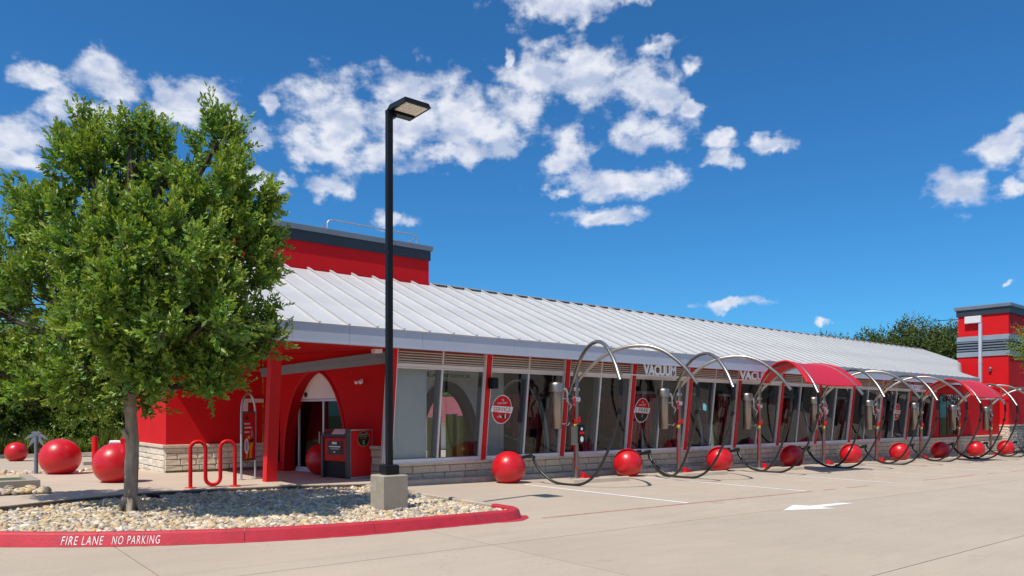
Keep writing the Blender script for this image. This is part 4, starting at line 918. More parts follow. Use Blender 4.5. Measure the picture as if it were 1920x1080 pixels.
def station(k, canopy=False, control=False, hoses=True):
    x = 2.2 + 4.0 * k; z0 = g(x)
    lab = 'steel vacuum station %s, %s from the left' % ('with a small grey control box' if control else ('under a curved red canopy' if canopy else ('beneath the VACUUM sign' if k == 1 else 'with bare arched booms')), ORD[k])
    t = thing('vacuum_station', lab, 'vacuum station', (x, .2, z0), 0, 'vacuum stations along the glazed front')
    b = MB(); b.tube([(0, 0, .02), (0, 0, 2.62)], .062, 16); b.lathe([(.066, 2.6), (.066, 2.64), (.02, 2.66)], 16, (0, 0, 0)); b.build('post', M['steel'], t)
    b = MB(); b.bbox(-.17, .17, -.14, .14, 0, .022, .006); 
    for a, c in ((-.13, -.1), (.13, -.1), (-.13, .1), (.13, .1)): b.lathe([(.018, .022), (.018, .045)], 8, (a, c, 0))
    b.build('base_plate', M['galv'], t)
    for sg in (-1, 1):
        b = MB(); b.tube(boom_pts(sg), .043, 12); e = boom_pts(sg)
        b.lathe([(.052, -.04), (.052, .02)], 12, e[0]); b.build('boom', M['steel2'], t)
    
    for zz, rr3 in ((2.2, .05), (1.95, .078)): b = MB(); b.tube([(-.08, 0, zz), (.08, 0, zz)], rr3, 10); b.build('boom_clamp', M['galv'], t)
    # canister
    b = MB(); b.lathe([(.10, 1.24), (.128, 1.26), (.130, 2.14)], 28, (-.66, 0, 0)); can = b.build('canister', M['steel'], t)
    b = MB(); b.lathe([(.165, 2.13), (.168, 2.15), (.168, 2.30), (.15, 2.345), (.08, 2.365), (1e-4, 2.37)], 28, (-.66, 0, 0)); b.build('lid', M['steel2'], can)
    b = MB(); b.tube([(-.5, 0, 2.2), (-.36, 0, 2.2), (-.30, 0, 2.1), (-.30, 0, 1.9), (-.2, 0, 1.82), (-.05, 0, 1.82)], .035, 8); b.build('inlet_pipe', M['galv'], can)
    for zz in (1.34, 1.95): b = MB(); b.box(-.54, -.05, -.02, .02, zz, zz + .03); b.build('bracket', M['galv'], can)
    b = MB(); b.tube(catmull([(-.30, -.05, 2.05), (-.22, -.09, 1.85), (-.33, -.1, 1.62), (-.26, -.08, 1.42), (-.34, -.06, 1.3)], 5), .028, 8); b.build('suction_pipe', M['rubber'], can)
    # air line with red coil and yellow gun
    b = MB(); pts = []
    for i in range(70):
        q = i / 69; pts.append((-.11 + .025 * math.cos(i * 1.3), -.06 + .025 * math.sin(i * 1.3), 2.02 - .55 * q))
    b.tube(pts, .009, 5); b.tube(catmull([(-.11, -.06, 1.2), (-.13, -.06, .9), (-.09, -.06, .6), (-.07, -.05, .3), (.12, -.12, .12)], 4), .010, 5); b.build('air_line', M['red_metal'], t)
    b = MB(); b.bbox(-.15, -.065, -.1, -.02, 1.36, 1.46, .015); b.build('air_gun', M['red_metal'], t); b = MB(); b.bbox(-.15, -.07, -.1, -.03, 1.26, 1.355, .015); b.build('yellow_tag', M['yellow'], t); b = MB(); b.bbox(.03, .075, -.085, -.045, 1.38, 1.52, .008); b.build('red_tag', M['red_metal'], t)
    b = MB(); b.hexa([(.10, -.17, .0), (.42, -.17, .0), (.42, -.05, .0), (.10, -.05, .0), (.12, -.17, .15), (.17, -.17, .13), (.17, -.05, .13), (.12, -.05, .15)]); b.add([(.17, -.17, .13), (.40, -.17, .03), (.40, -.05, .03), (.17, -.05, .13)], [(0, 1, 2, 3)]); b.build('foot_valve', M['red_metal'], t)
    if control:
        b = MB(); b.bbox(-.33, -.09, -.17, .0, .84, 1.30, .012); c_ = b.build('control_box', M['steel'], t)
        b = MB(); b.bbox(-.085, .095, -.195, -.065, .86, 1.33, .012); b.build('control_panel', M['black'], c_)
        for (xx, zz, rr2, mm) in ((-.035, 1.13, .035, 'red_metal'), (.045, 1.13, .035, 'red_metal')): b = MB(); b.lathe([(rr2, -.012), (rr2, .0)], 14, (xx, -.196, zz), 0, 'y'); b.build('button', M[mm], c_)
        b = MB(); n = 16; b.add([(.005 + .055 * math.cos(2 * math.pi * i / n), -.198, .98 + .075 * math.sin(2 * math.pi * i / n)) for i in range(n)], [tuple(range(n))]); b.add([(-.03, -.198, 1.2), (.035, -.198, 1.2), (.035, -.198, 1.26), (-.03, -.198, 1.26)], [(0, 1, 2, 3)]); b.build('print', M['whitep'], c_)
    # hoses: from each boom tip down, sagging to the lot and up to its sphere
    for sg in (-1, 1):
        e = Vector((sg * 1.3, -2.66, 2.28)); bx = -2.2 if sg < 0 else 1.8
        be = Vector((bx + .50, -.38, 0)); pr = [(0, 2.28), (.004, 1.76), (.05, 1.3), (.15, .76), (.27, .32), (.42, .07), (.60, .035), (.77, .08), (.91, .28), (1.0, .52), (1.0, .62)] if sg < 0 else [(0, 2.28), (.006, 1.76), (.07, 1.27), (.2, .68), (.34, .27), (.50, .06), (.66, .05), (.81, .14), (.92, .32), (.99, .53), (.985, .63)]
        wob = random.uniform(-.05, .05); pts = []
        for i, (q, z) in enumerate(pr):
            q2 = e.lerp(be, q); w_ = math.sin(math.pi * min(1, q)) * wob; pts.append((q2.x + w_, q2.y, z + (.012 * abs(math.sin(k * 2 + i)) if z < .2 else 0)))
        pts.append((bx + .36, -.35 if sg < 0 else -.33, .615))
        b = MB(); b.tube(catmull(pts, 6), .031, 8); b.build('hose', M['rubber'], t)
        b = MB(); b.tube([tuple(e + Vector((0, 0, .03))), (e.x, e.y - .01, 2.02), (e.x, e.y - .01, 1.98)], [.043, .041, .033], 10); b.build('hose_cuff', M['black'], t); b = MB(); b.tube([Vector(pts[1]) + Vector((0, 0, -.05)), Vector(pts[1]).lerp(Vector(pts[2]), .35)], .042, 10); b.build('hose_coupling', M['black'], t)
    if canopy:
        A, B = boom_pts(-1), boom_pts(1); n = len(A); b = MB(); sec = [(a, c) for a, c in zip(A, B) if a.y < -.22 and a.z > 2.5]
        m_ = len(sec); vs = []; nj = 7
        for (a, c) in sec:
            for j in range(nj + 1):
                q = j / nj; p_ = Vector(a).lerp(Vector(c), -.14 + 1.28 * q if True else q); sag = -.05 * 4 * q * (1 - q)
                vs.append((p_.x, p_.y, p_.z + .05 + sag))
        N1 = len(vs); vs2 = [(x_, y_, z_ - .022) for x_, y_, z_ in vs]
        f = [(i * (nj + 1) + j, i * (nj + 1) + j + 1, (i + 1) * (nj + 1) + j + 1, (i + 1) * (nj + 1) + j) for i in range(m_ - 1) for j in range(nj)]
        b.add(vs + vs2, f + [tuple(N1 + i for i in q[::-1]) for q in f], 0, True)
        cn = b.build('canopy', M['red_cloth'], t)
        b = MB()
        for j in (0, nj): b.tube([(vs[i * (nj + 1) + j][0], vs[i * (nj + 1) + j][1], vs[i * (nj + 1) + j][2] - .02) for i in range(m_)], .034, 8)
        b.tube([(vs[j][0], vs[j][1], vs[j][2] - .02) for j in range(nj + 1)], .03, 6); b.tube([(vs[(m_ - 1) * (nj + 1) + j][0], vs[(m_ - 1) * (nj + 1) + j][1], vs[(m_ - 1) * (nj + 1) + j][2] - .02) for j in range(nj + 1)], .026, 6)
        b.build('canopy_frame', M['red_metal'], cn)
    return t
for k in range(8): station(k, canopy=(k in (2, 5)), control=(k == 0))
# sign rails with standing letters
SG = [(3.9, 6.9, 4.67, 6.02, 2.60, .285, 'VACUUM', 'white VACUUM letters on a thin rail above the second canister'),
      (8.6, 11.6, 9.1, 11.0, 2.615, .26, 'VACUUM', 'white letters on a thin rail left of the first red canopy'),
      (14.0, 17.0, 15.0, 16.1, 2.60, .22, 'VACUUM', 'white letters on a thin rail just right of the first red canopy'),
      (28.6, 32.0, 29.3, 31.0, 2.30, .24, 'VACUUM', 'white letters on a thin rail in front of the far red tower'),
      (20.6, 23.8, 21.0, 22.2, 2.55, .22, 'VACUUM', 'white letters on a thin rail beside the far red canopy')]
for (xa, xb, x0, x1, z, h, txt, lab) in SG:
    t = thing('vacuum_sign', lab, 'sign', (xa, .2, z), 0, 'vacuum signs on rails'); b = MB(); b.box(0, xb - xa, -.015, .015, -.015, .015); b.build('rail', M['white_al'], t)
    put_text(txt, x1 - x0, h, (x0 - xa, -.02, .017), (1, 0, 0), (0, 0, 1), M['white'], t, 'letters', ext=.03, bold=.028)
# wheel stops
ws = MB(); ws.slabx([(-.08, 0), (-.06, .10), (-.04, .12), (.04, .12), (.06, .10), (.08, 0)], 0, 1.85); WS = ws.mesh('wheel_stop', M['walk'])
for k in range(8):
    x = 4 * k + 1.05; t = inst('wheel_stop', WS, None, (x, -.86, g(x) - .012), (0, R(.8), 0)); tag(t, 'low concrete wheel stop in front of the %s vacuum post' % ORD[k], 'wheel stop', 'wheel stops in the vacuum bays')

# ------------------------------------------------------------------ lamp post in the island
lp = thing('lamp_post', 'black square lamp post with a single flat head on a square concrete plinth', 'lamp post', (-4.99, -3.24, g(-5.0)))
b = MB(); b.bbox(-.2, .2, -.2, .2, -.05, .585, .014); pl_ = b.build('plinth', M['conc_base'], lp)
put_text('48', .14, .13, (-.2005, .18, .36), (0, -1, 0), (0, 0, 1), mat('faded_stencil', (.42, .39, .34), .8), pl_, 'number')
b = MB(); b.bbox(-.108, .108, -.108, .108, .587, .735, .018); b.build('base_cover', M['black'], lp)
b = MB(); b.bbox(-.042, .042, -.042, .042, .70, 5.97, .005); b.bbox(-.044, .044, -.044, .044, 5.95, 6.0, .004); b.build('pole', M['black'], lp)
hd = MB(); z = 6.0
hd.hexa([(-.03, -.48, z - .02), (.43, -.48, z - .02), (.43, .06, z - .02), (-.03, .06, z - .02), (.0, -.46, z + .05), (.40, -.46, z + .05), (.39, .0, z + .09), (.01, .0, z + .09)])
hd.box(.04, .38, -.09, .04, z - .06, z - .021); hd.box(.0, .10, -.045, .045, z - .10, z - .021); head = hd.build('lamp_head', M['black'], lp)
b = MB(); b.box(.02, .38, -.45, -.13, z - .032, z - .022)
for i in range(5):
    for j in range(5): b.box(.035 + i * .067, .075 + i * .067, -.435 + j * .063, -.40 + j * .063, z - .038, z - .0325)
b.build('lens', M['lens'], head)

# ------------------------------------------------------------------ bike rack, totem, palm, kiosks
bk = thing('bike_rack', 'red tubular wave bike rack bolted to the pale walk', 'bike rack', (-6.66, .86, g(-6.4) + .15), math.atan2(-.09, .75))
Lr = .755; r1 = Lr / 6; P = [(0, 0, 0), (0, 0, .70)]
def half(cx, cz, a0, a1, n=10): return [(cx + r1 * math.cos(R(a0 + (a1 - a0) * i / n)), 0, cz + r1 * math.sin(R(a0 + (a1 - a0) * i / n))) for i in range(n + 1)]
P = [(0, 0, 0), (0, 0, .35)] + half(r1, .70, 180, 0) + [(2 * r1, 0, .45)] + half(3 * r1, .17, 180, 360) + [(4 * r1, 0, .45)] + half(5 * r1, .70, 180, 0) + [(6 * r1, 0, .35), (6 * r1, 0, 0)]
b = MB(); b.tube(P, .034, 12); b.build('tube', M['red_metal'], bk)
for xx in (0, 6 * r1): b = MB(); b.lathe([(.10, 0), (.10, .012), (.05, .016)], 18, (xx, 0, 0)); b.build('base_plate', M['red_metal'], bk)

tt = thing('poster_stand', 'slim steel poster stand with arched top and a red poster', 'sign', (-5.33, 2.12, g(-5.2) + .15), math.atan2(.36, .42))
b = MB(); w = .54; r1 = w / 2
b.tube([(0, 0, 0), (0, 0, 1.36)] + [(r1 - r1 * math.cos(R(a)), 0, 1.36 + .40 * math.sin(R(a))) for a in range(15, 180, 15)] + [(w, 0, 1.36), (w, 0, 0)], .022, 10)
b.box(-.05, .08, -.05, .05, 0, .012); b.box(w - .08, w + .05, -.05, .05, 0, .012); b.build('frame', M['galv'], tt)
b = MB(); b.box(.022, w - .022, -.02, .02, .38, 1.39); b.build('panel_frame', M['steel2'], tt)
b = MB(); b.add([(.05, -.022, .42), (w - .05, -.022, .42), (w - .05, -.022, 1.35), (.05, -.022, 1.35)], [(0, 1, 2, 3)]); po = b.build('poster', M['red_metal'], tt)
def q4(pts, m, par, y=-.024): 
    b = MB(); b.add([(a, y, c) for a, c in pts], [tuple(range(len(pts)))]); b.build('print', M[m], par)
def ell(cx, cz, a, c, m, par, y=-.024, n=20, rot=0):
    b = MB(); b.add([(cx + a * math.cos(2 * math.pi * i / n) * math.cos(rot) - c * math.sin(2 * math.pi * i / n) * math.sin(rot), y, cz + a * math.cos(2 * math.pi * i / n) * math.sin(rot) + c * math.sin(2 * math.pi * i / n) * math.cos(rot)) for i in range(n)], [tuple(range(n))]); return b.build('print', M[m], par)
ell(.14, 1.25, .035, .035, 'blackp', po); ell(.20, 1.25, .02, .035, 'blackp', po)
for zz, ww in ((1.12, .22), (1.04, .27), (.95, .18)):
    x0 = .075
    while x0 < .075 + ww: c = random.uniform(.012, .03); q4([(x0, zz), (x0 + c, zz), (x0 + c, zz + .028 + random.uniform(0, .012)), (x0, zz + .03)], 'whitep', po); x0 += c + .006
q4([(.12, .425), (.41, .425), (.41, .78), (.33, .84), (.27, .70), (.18, .55)], 'orange', po); q4([(.36, .425), (.41, .425), (.41, .70), (.37, .62)], 'red_metal', po, -.025)
ell(.24, .86, .06, .04, 'yellow', po, -.025, 5); ell(.36, .93, .035, .08, 'greyp', po, -.025); q4([(.29, .74), (.41, .76), (.41, .83), (.31, .81)], 'blackp', po, -.026)
ell(.15, .68, .085, .16, 'whitep', po, -.027); ell(.15, .68, .05, .115, 'greyp', po, -.029); q4([(.18, .425), (.25, .6), (.28, .6), (.23, .425)], 'blackp', po, -.026)

pm_ = thing('metal_palm', 'small grey cut-metal palm tree ornament on the walk', 'palm ornament', (-8.41, 6.0, g(-8.4) + .15), R(-40))
b = MB(); b.tube([(0, 0, 0), (0, 0, .80)], [.042, .034], 10); b.build('trunk', M['palm'], pm_)
FRN = []
for a, Lf in ((62, .24), (118, .24), (10, .27), (170, .27), (-48, .26), (228, .26)):
    b = MB(); n = 7; up = []; lo = []
    for i in range(n + 1):
        t_ = i / n; ra = R(a) ; dx_ = math.cos(ra) * Lf * t_; dz_ = math.sin(ra) * Lf * t_ - .15 * t_ * t_ * (1 if a > 0 and a < 180 else .4); wd = .036 * math.sin(math.pi * min(1, .12 + t_ * .9)) + .004
        nx, nz_ = -math.sin(ra), math.cos(ra); up.append((dx_ + nx * wd, dz_ + nz_ * wd)); lo.append((dx_ - nx * wd, dz_ - nz_ * wd))
    b.slaby([(x_, z_ + .83) for x_, z_ in up] + [(x_, z_ + .83) for x_, z_ in lo[::-1]], -.006 + .003 * len(FRN), .006 + .003 * len(FRN)); FRN.append(1); b.build('frond', M['palm'], pm_)

ks = thing('pay_kiosk', 'red and black pay kiosk with a slanted console in front of the arched entrance', 'kiosk', (-3.36, 1.26, g(-3.36) + .15), R(14))
# local: x = right hand face, y = back along the front face
b = MB(); b.bbox(.0, .62, .0, .80, .02, 1.03, .008); b.build('cabinet', M['red_metal'], ks)
b = MB(); b.box(-.012, .632, -.012, -.001, .0, .03); b.box(-.012, .632, -.012, -.001, 1.01, 1.04); b.box(.61, .632, -.012, -.001, .0311, 1.009); b.box(-.012, .01, -.012, -.001, .0311, 1.009); b.build('edge_trim', M['galv'], ks)
b = MB(); b.bbox(-.10, -.001, -.02, .035, .0, 1.05, .006); b.bbox(-.10, -.001, .76, .82, .0, .93, .006); b.build('side_frame', M['kiosk_dark'], ks)
b = MB(); b.box(-.02, -.002, .036, .759, .02, .36); b.build('open_base', M['dark'], ks)
b = MB(); b.bbox(-.07, -.003, .045, .75, .36, .86, .008); fd = b.build('front_door', M['red_metal'], ks)
b = MB(); b.box(-.078, -.071, .14, .64, .50, .79); b.build('notice', M['blackp'], fd)
for (yy, zz, w_, h_) in ((.33, .72, .16, .05), (.22, .655, .36, .028), (.25, .615, .28, .014), (.38, .54, .06, .03)):
    b = MB(); b.add([(-.0795, yy + w_, zz), (-.0795, yy, zz), (-.0795, yy, zz + h_), (-.0795, yy + w_, zz + h_)], [(0, 1, 2, 3)]); b.build('print', M['whitep'], fd)
b = MB(); b.hexa([(-.12, .036, .87), (-.001, .036, .87), (-.001, .759, .87), (-.12, .759, .87), (-.09, .036, .93), (.02, .036, 1.04), (.02, .759, 1.04), (-.09, .759, .93)]); cs_ = b.build('console', M['kiosk_dark'], ks)
b = MB(); b.hexa([(-.095, .08, .935), (.005, .08, 1.035), (.005, .48, 1.035), (-.095, .48, .935), (-.10, .08, .945), (.0, .08, 1.045), (.0, .48, 1.045), (-.10, .48, .945)]); b.build('keypad', M['white_al'], cs_)
n = 32
for rr2, oo, mm in ((.165, -.014, 'gold'), (.155, -.0155, 'blackp')):
    b = MB(); b.add([(.36 + rr2 * math.cos(2 * math.pi * i / n), oo, .83 + rr2 * math.sin(2 * math.pi * i / n)) for i in range(n)], [tuple(range(n))]); dk = b.build('round_decal', M[mm], ks)
put_text('WELCOME', .19, .026, (.265, -.0175, .915), (1, 0, 0), (0, 0, 1), M['whitep'], ks, 'print'); put_text('PAY HERE', .22, .03, (.25, -.0175, .87), (1, 0, 0), (0, 0, 1), M['gold'], ks, 'print')
put_text('TAP OR CARD', .17, .02, (.275, -.0175, .835), (1, 0, 0), (0, 0, 1), M['gold'], ks, 'print')
b = MB(); b.add([(.335, -.018, .71), (.385, -.018, .71), (.385, -.018, .80), (.335, -.018, .80)], [(0, 1, 2, 3)]); b.build('print', M['green'], ks)

t = thing('red_post', 'plain red bollard post on a grey foot behind the spheres', 'post', (-6.39, 11.3, g(-6.4))); b = MB(); b.tube([(0, 0, .18), (0, 0, .82)], .085, 16); b.build('sleeve', M['red_metal'], t); b = MB(); b.tube([(0, 0, 0), (0, 0, .18)], .09, 12); b.box(-.3, -.1, -.1, .1, 0, .1); b.build('foot', M['conc_base'], t)
t = thing('menu_kiosk', 'small red and white menu kiosk behind the sphere beside the tree trunk', 'kiosk', (-6.24, 9.5, g(-6)), R(-12))
b = MB(); b.bbox(.16, .62, 0, .3, 0, .83, .02); b.build('cabinet', M['red_metal'], t)
b = MB(); b.bbox(-.12, .158, .05, .2, .50, .76, .03); b.tube([(-.05, .1, 0), (-.05, .1, .5)], .03, 8); s_ = b.build('sign_board', M['whitep'], t)
for i in range(5): b = MB(); xx = -.09 + .05 * i; b.add([(xx, .047, .58), (xx + .035, .047, .57), (xx + .035, .047, .70), (xx, .047, .69)], [(0, 1, 2, 3)]); b.build('print', M[('red_metal', 'greyp', 'blackp')[i % 3]], s_)
b = MB(); b.lathe([(.03, -.01), (.03, 0)], 12, (.4, -.001, .6), 0, 'y'); b.build('knob', M['steel2'], t)
# small things on the walk
t = thing('valve_cap', 'short dark pipe stub lying at the edge of the walk beside the trunk', 'pipe', (-7.55, -.02, g(-7.5) + .10)); b = MB(); b.tube([(0, 0, .04), (.16, -.03, .02)], .035, 8); b.build('stub', M['black'], t)
# ------------------------------------------------------------------ trees
def frames(D):
    D = D / np.linalg.norm(D, axis=1, keepdims=True)
    ref = np.where(np.abs(D[:, 2:3]) > .9, np.array([[1., 0, 0]]), np.array([[0., 0, 1.]]))
    U = np.cross(D, ref); U /= np.linalg.norm(U, axis=1, keepdims=True); W = np.cross(U, D); return D, U, W
def leaves_mesh(name, P, D, size, width, mt, tint, fold=.35):
    """one bent leaf (4 triangles) per row: base P, direction D"""
    n = len(P); D, U, W = frames(D); a = rng.uniform(0, 2 * np.pi, n)[:, None]
    S_ = U * np.cos(a) + W * np.sin(a); Nn = np.cross(D, S_)
    L_ = size[:, None]; wd = (width * size)[:, None]
    V = np.stack([P, P + D * L_ * .5 + S_ * wd * .5 + Nn * wd * fold, P + D * L_ * .55 - Nn * wd * .05, P + D * L_ * .5 - S_ * wd * .5 + Nn * wd * fold, P + D * L_ * .97 - Nn * L_ * .10], 1)
    base = (np.arange(n) * 5)[:, None, None]; F = (np.array([[0, 1, 2], [0, 2, 3], [1, 4, 2], [2, 4, 3]])[None] + base).reshape(-1, 3)
    me = bpy.data.meshes.new(name); me.vertices.add(n * 5); me.vertices.foreach_set('co', V.reshape(-1)); me.loops.add(len(F) * 3); me.loops.foreach_set('vertex_index', F.reshape(-1).astype(np.int32))
    me.polygons.add(len(F)); me.polygons.foreach_set('loop_start', np.arange(0, len(F) * 3, 3, dtype=np.int32))
    C = np.ones((n, 5, 4)); C[:, :, :3] = tint[:, None, :]
    at = me.attributes.new('tint', 'FLOAT_COLOR', 'POINT'); at.data.foreach_set('color', C.reshape(-1))
    me.materials.append(mt); me.update(); return me
def crown(lobes, density, twig, per, leaf, width, mt, name='crown', up=.75, tipsize=.55, shell=.55, ground=None, clump=1):
    """twigs spread through ellipsoidal lobes, each carrying alternate leaves and a fresh tip"""
    PP, DD, SS, TT, starts = [], [], [], [], []
    for (x, y, z, r, *e) in lobes:
        sz = e[0] if e else 1.0; n = max(9, int(density * (r ** 2.1)))
        d = rng.normal(size=(n, 3)); d /= np.linalg.norm(d, axis=1, keepdims=True)
        rad = r * rng.uniform(shell ** 1, 1.0, n) ** .8; c = np.array([x, y, z]); P0 = c + d * rad[:, None] * np.array([1, 1, sz])
        if clump > 1:
            ci = rng.integers(0, max(3, n // clump), n); P0 = P0[ci] + rng.normal(size=(n, 3)) * .045; d = d[ci]
        T = d * .75 + np.array([0, 0, up]) + rng.normal(size=(n, 3)) * .35; T /= np.linalg.norm(T, axis=1, keepdims=True)
        L_ = twig * rng.uniform(.6, 1.25, n); lt = rng.uniform(.78, 1.18, n); hue = rng.normal(0, .07, n)
        bend = rng.normal(size=(n, 3)) * .18
        starts.append((P0, T, L_))
        for k in range(per):
            q = k / (per - 1); base = P0 + T * (L_ * q)[:, None] + bend * (q * q * L_)[:, None]
            sd = np.cross(T, rng.normal(size=(n, 3))); sd /= np.linalg.norm(sd, axis=1, keepdims=True)
            dd = T * (.35 + .75 * q) + sd * (1.0 - .5 * q) + np.array([0, 0, -.12]); s_ = leaf * rng.uniform(.7, 1.15, n) * (1 - (1 - tipsize) * q ** 3)
            PP.append(base); DD.append(dd); SS.append(s_)
            br = lt * (1 + .32 * q ** 2.5); col_ = np.stack([br * (1 + hue + .55 * q ** 3), br * (1 + .12 * q ** 3), br * (1 - hue)], 1); TT.append(col_ * rng.uniform(.85, 1.15, n)[:, None])
    P = np.concatenate(PP); D = np.concatenate(DD); S_ = np.concatenate(SS); T_ = np.concatenate(TT)
    if ground is not None: k = P[:, 2] > ground; P, D, S_, T_ = P[k], D[k], S_[k], T_[k]
    return leaves_mesh(name, P, D, S_, width, mt, T_), starts
def link(me, name, parent=None):
    o = bpy.data.objects.new(name, me); col.objects.link(o)
    if parent: o.parent = parent
    return o
LOBES = [(-8.58, -0.95, 5.5, 0.38), (-8.71, -1.36, 4.95, 0.4), (-8.15, -1.68, 5.42, 0.31), (-8.24, -1.1, 4.96, 0.61), (-7.17, -2.22, 5.31, 0.36), (-7.38, -2.56, 4.63, 0.58), (-7.67, -1.69, 5.01, 0.42), (-7.58, -0.86, 4.59, 0.73), (-8.86, -0.59, 4.12, 0.65), (-9.24, -1.18, 4.31, 0.32), (-9.34, -0.33, 3.65, 0.45), (-8.62, -2.33, 3.76, 0.75), (-8.04, -3.06, 3.58, 0.73), (-7.18, -2.6, 3.93, 0.62), (-6.8, -2.53, 4.53, 0.29), (-9.09, -1.43, 3.01, 0.67), (-8.53, -2.79, 2.71, 0.79), (-7.73, -3.06, 2.88, 0.78), (-6.95, -2.66, 3.36, 0.44), (-6.64, -2.4, 3.82, 0.23), (-6.77, -2.68, 2.79, 0.37), (-6.75, -3.0, 2.54, 0.16), (-9.21, -0.3, 2.29, 0.57), (-8.73, -1.86, 2.16, 0.52), (-8.1, -2.76, 2.24, 0.47), (-7.36, -2.71, 2.31, 0.54), (-6.88, -2.33, 2.51, 0.38), (-7.95, -1.2, 3.3, 0.95), (-8.3, -0.6, 2.36, 0.62), (-7.3, -1.3, 2.52, 0.65), (-9.87, 0.23, 3.21, 0.84), (-9.81, 0.06, 2.21, 0.61)]
SPIKE = [(-8.59, -0.94, 5.88, 0.13), (-8.66, -1.01, 5.61, 0.18), (-8.14, -1.69, 5.75, 0.13), (-8.03, -1.65, 5.57, 0.16), (-8.32, -1.16, 5.61, 0.16), (-8.85, -0.99, 5.46, 0.12), (-7.81, -1.96, 5.17, 0.14), (-7.29, -2.13, 5.39, 0.14), (-7.16, -2.36, 5.65, 0.14), (-7.16, -2.62, 5.3, 0.17), (-7.0, -2.49, 5.05, 0.17), (-6.69, -2.61, 4.79, 0.11), (-6.8, -2.53, 4.58, 0.14), (-6.8, -2.65, 4.2, 0.18), (-9.33, -0.34, 4.78, 0.12), (-9.26, -0.4, 4.55, 0.15), (-8.99, -0.87, 4.76, 0.13), (-9.44, -0.25, 4.36, 0.14), (-6.62, -2.88, 2.75, 0.12), (-6.59, -2.69, 3.81, 0.14), (-6.55, -2.73, 4.08, 0.09), (-7.98, -3.63, 3.68, 0.16), (-8.57, -3.28, 3.56, 0.15), (-8.25, -3.66, 2.7, 0.18), (-8.96, -2.96, 2.91, 0.18), (-7.68, -3.74, 2.94, 0.17)]
NL = len(LOBES); LOBES = [(x, y, z - (.12 if i < 3 else 0), r * .79) for i, (x, y, z, r) in enumerate(LOBES)] + [(x, y, z - .22, r) for x, y, z, r in SPIKE]
LOBES += [(-8.12, -2.9, 1.97, .26), (-7.55, -2.75, 1.98, .28), (-7.25, -2.3, 2.05, .26), (-8.75, -1.7, 1.92, .28), (-9.2, -.9, 1.92, .3), (-7.9, -1.0, 1.95, .35)]
tx, ty = -8.14, -1.62; tz = g(tx) + .06
tr = thing('street_tree', 'broad leafy green tree with a slim grey trunk standing in the stone island', 'tree', (0, 0, 0))
def sh(l): return l
me, st = crown([sh(l) for l in LOBES], 690, .33, 20, .106, .46, M['leaf'], shell=.3, tipsize=.6, clump=5)
link(me, 'crown', tr)
b = MB(); pts = [(tx, ty, tz - .05), (tx + .0, ty, tz + .12), (tx + .01, ty, tz + .5), (tx + .02, ty - .01, 1.2), (tx - .01, ty, 1.75), (tx - .02, ty + .03, 2.2), (tx + .02, ty, 2.9), (tx + .05, ty - .05, 3.7), (tx + .10, ty - .1, 4.6)]
b.tube(catmull(pts, 5), [.125 if i == 0 else max(.03, (.105 if i < 3 else .088) - .002 * max(0, i - 12)) for i in range(len(catmull(pts, 5)))], 14)
for i in range(5):
    a = i * 1.35 + .4; b.tube([(tx + .05 * math.cos(a), ty + .05 * math.sin(a), tz + .22), (tx + .15 * math.cos(a), ty + .15 * math.sin(a), tz + .03), (tx + .26 * math.cos(a), ty + .26 * math.sin(a), tz - .04)], [.06, .045, .02], 7)
b.tube([(tx - .05, ty - .05, 1.22), (tx - .115, ty - .08, 1.34)], [.035, .028], 8); b.lathe([(.085, -.05), (.100, 0), (.085, .05)], 14, (tx + .0, ty, 1.62)); b.lathe([(.085, -.03), (.096, 0), (.085, .03)], 14, (tx + .02, ty, 1.15))
b.build('trunk', M['bark'], tr)
lb = MB()
for i, (x, y, z, r) in enumerate(LOBES):
    hz = 1.7 + (max(2.2, z) - 1.7) * .45; hz = min(hz, z - .1); s0 = Vector((tx, ty, hz)); e = Vector((x, y, z)); md = s0.lerp(e, .5) + Vector((0, 0, -.08 * (e - s0).length)) + Vector((random.uniform(-.08, .08), random.uniform(-.08, .08), 0))
    p_ = bez([s0, md, e], 6); lb.tube(p_, [.045 - .030 * q / 6 for q in range(7)], 6)
    P0, T, L_ = st[i]; n = len(P0)
    for k in range(0, n, 12):
        e2 = Vector(P0[k]); s2 = p_[random.choice((3, 4, 5, 6))]; lb.tube([s2, s2.lerp(e2, .55) + Vector((0, 0, -.03)), e2, e2 + Vector(T[k]) * float(L_[k]) * .8], [.011, .008, .006, .003], 4, 0, False)
    for k in range(0, n, 4):
        e2 = Vector(P0[k]); lb.tube([e2 - Vector(T[k]) * .12, e2 + Vector(T[k]) * float(L_[k]) * .85], [.005, .0025], 3, 0, False)
tag(lb.build('limbs', M['bark2'], tr), kind='stuff')

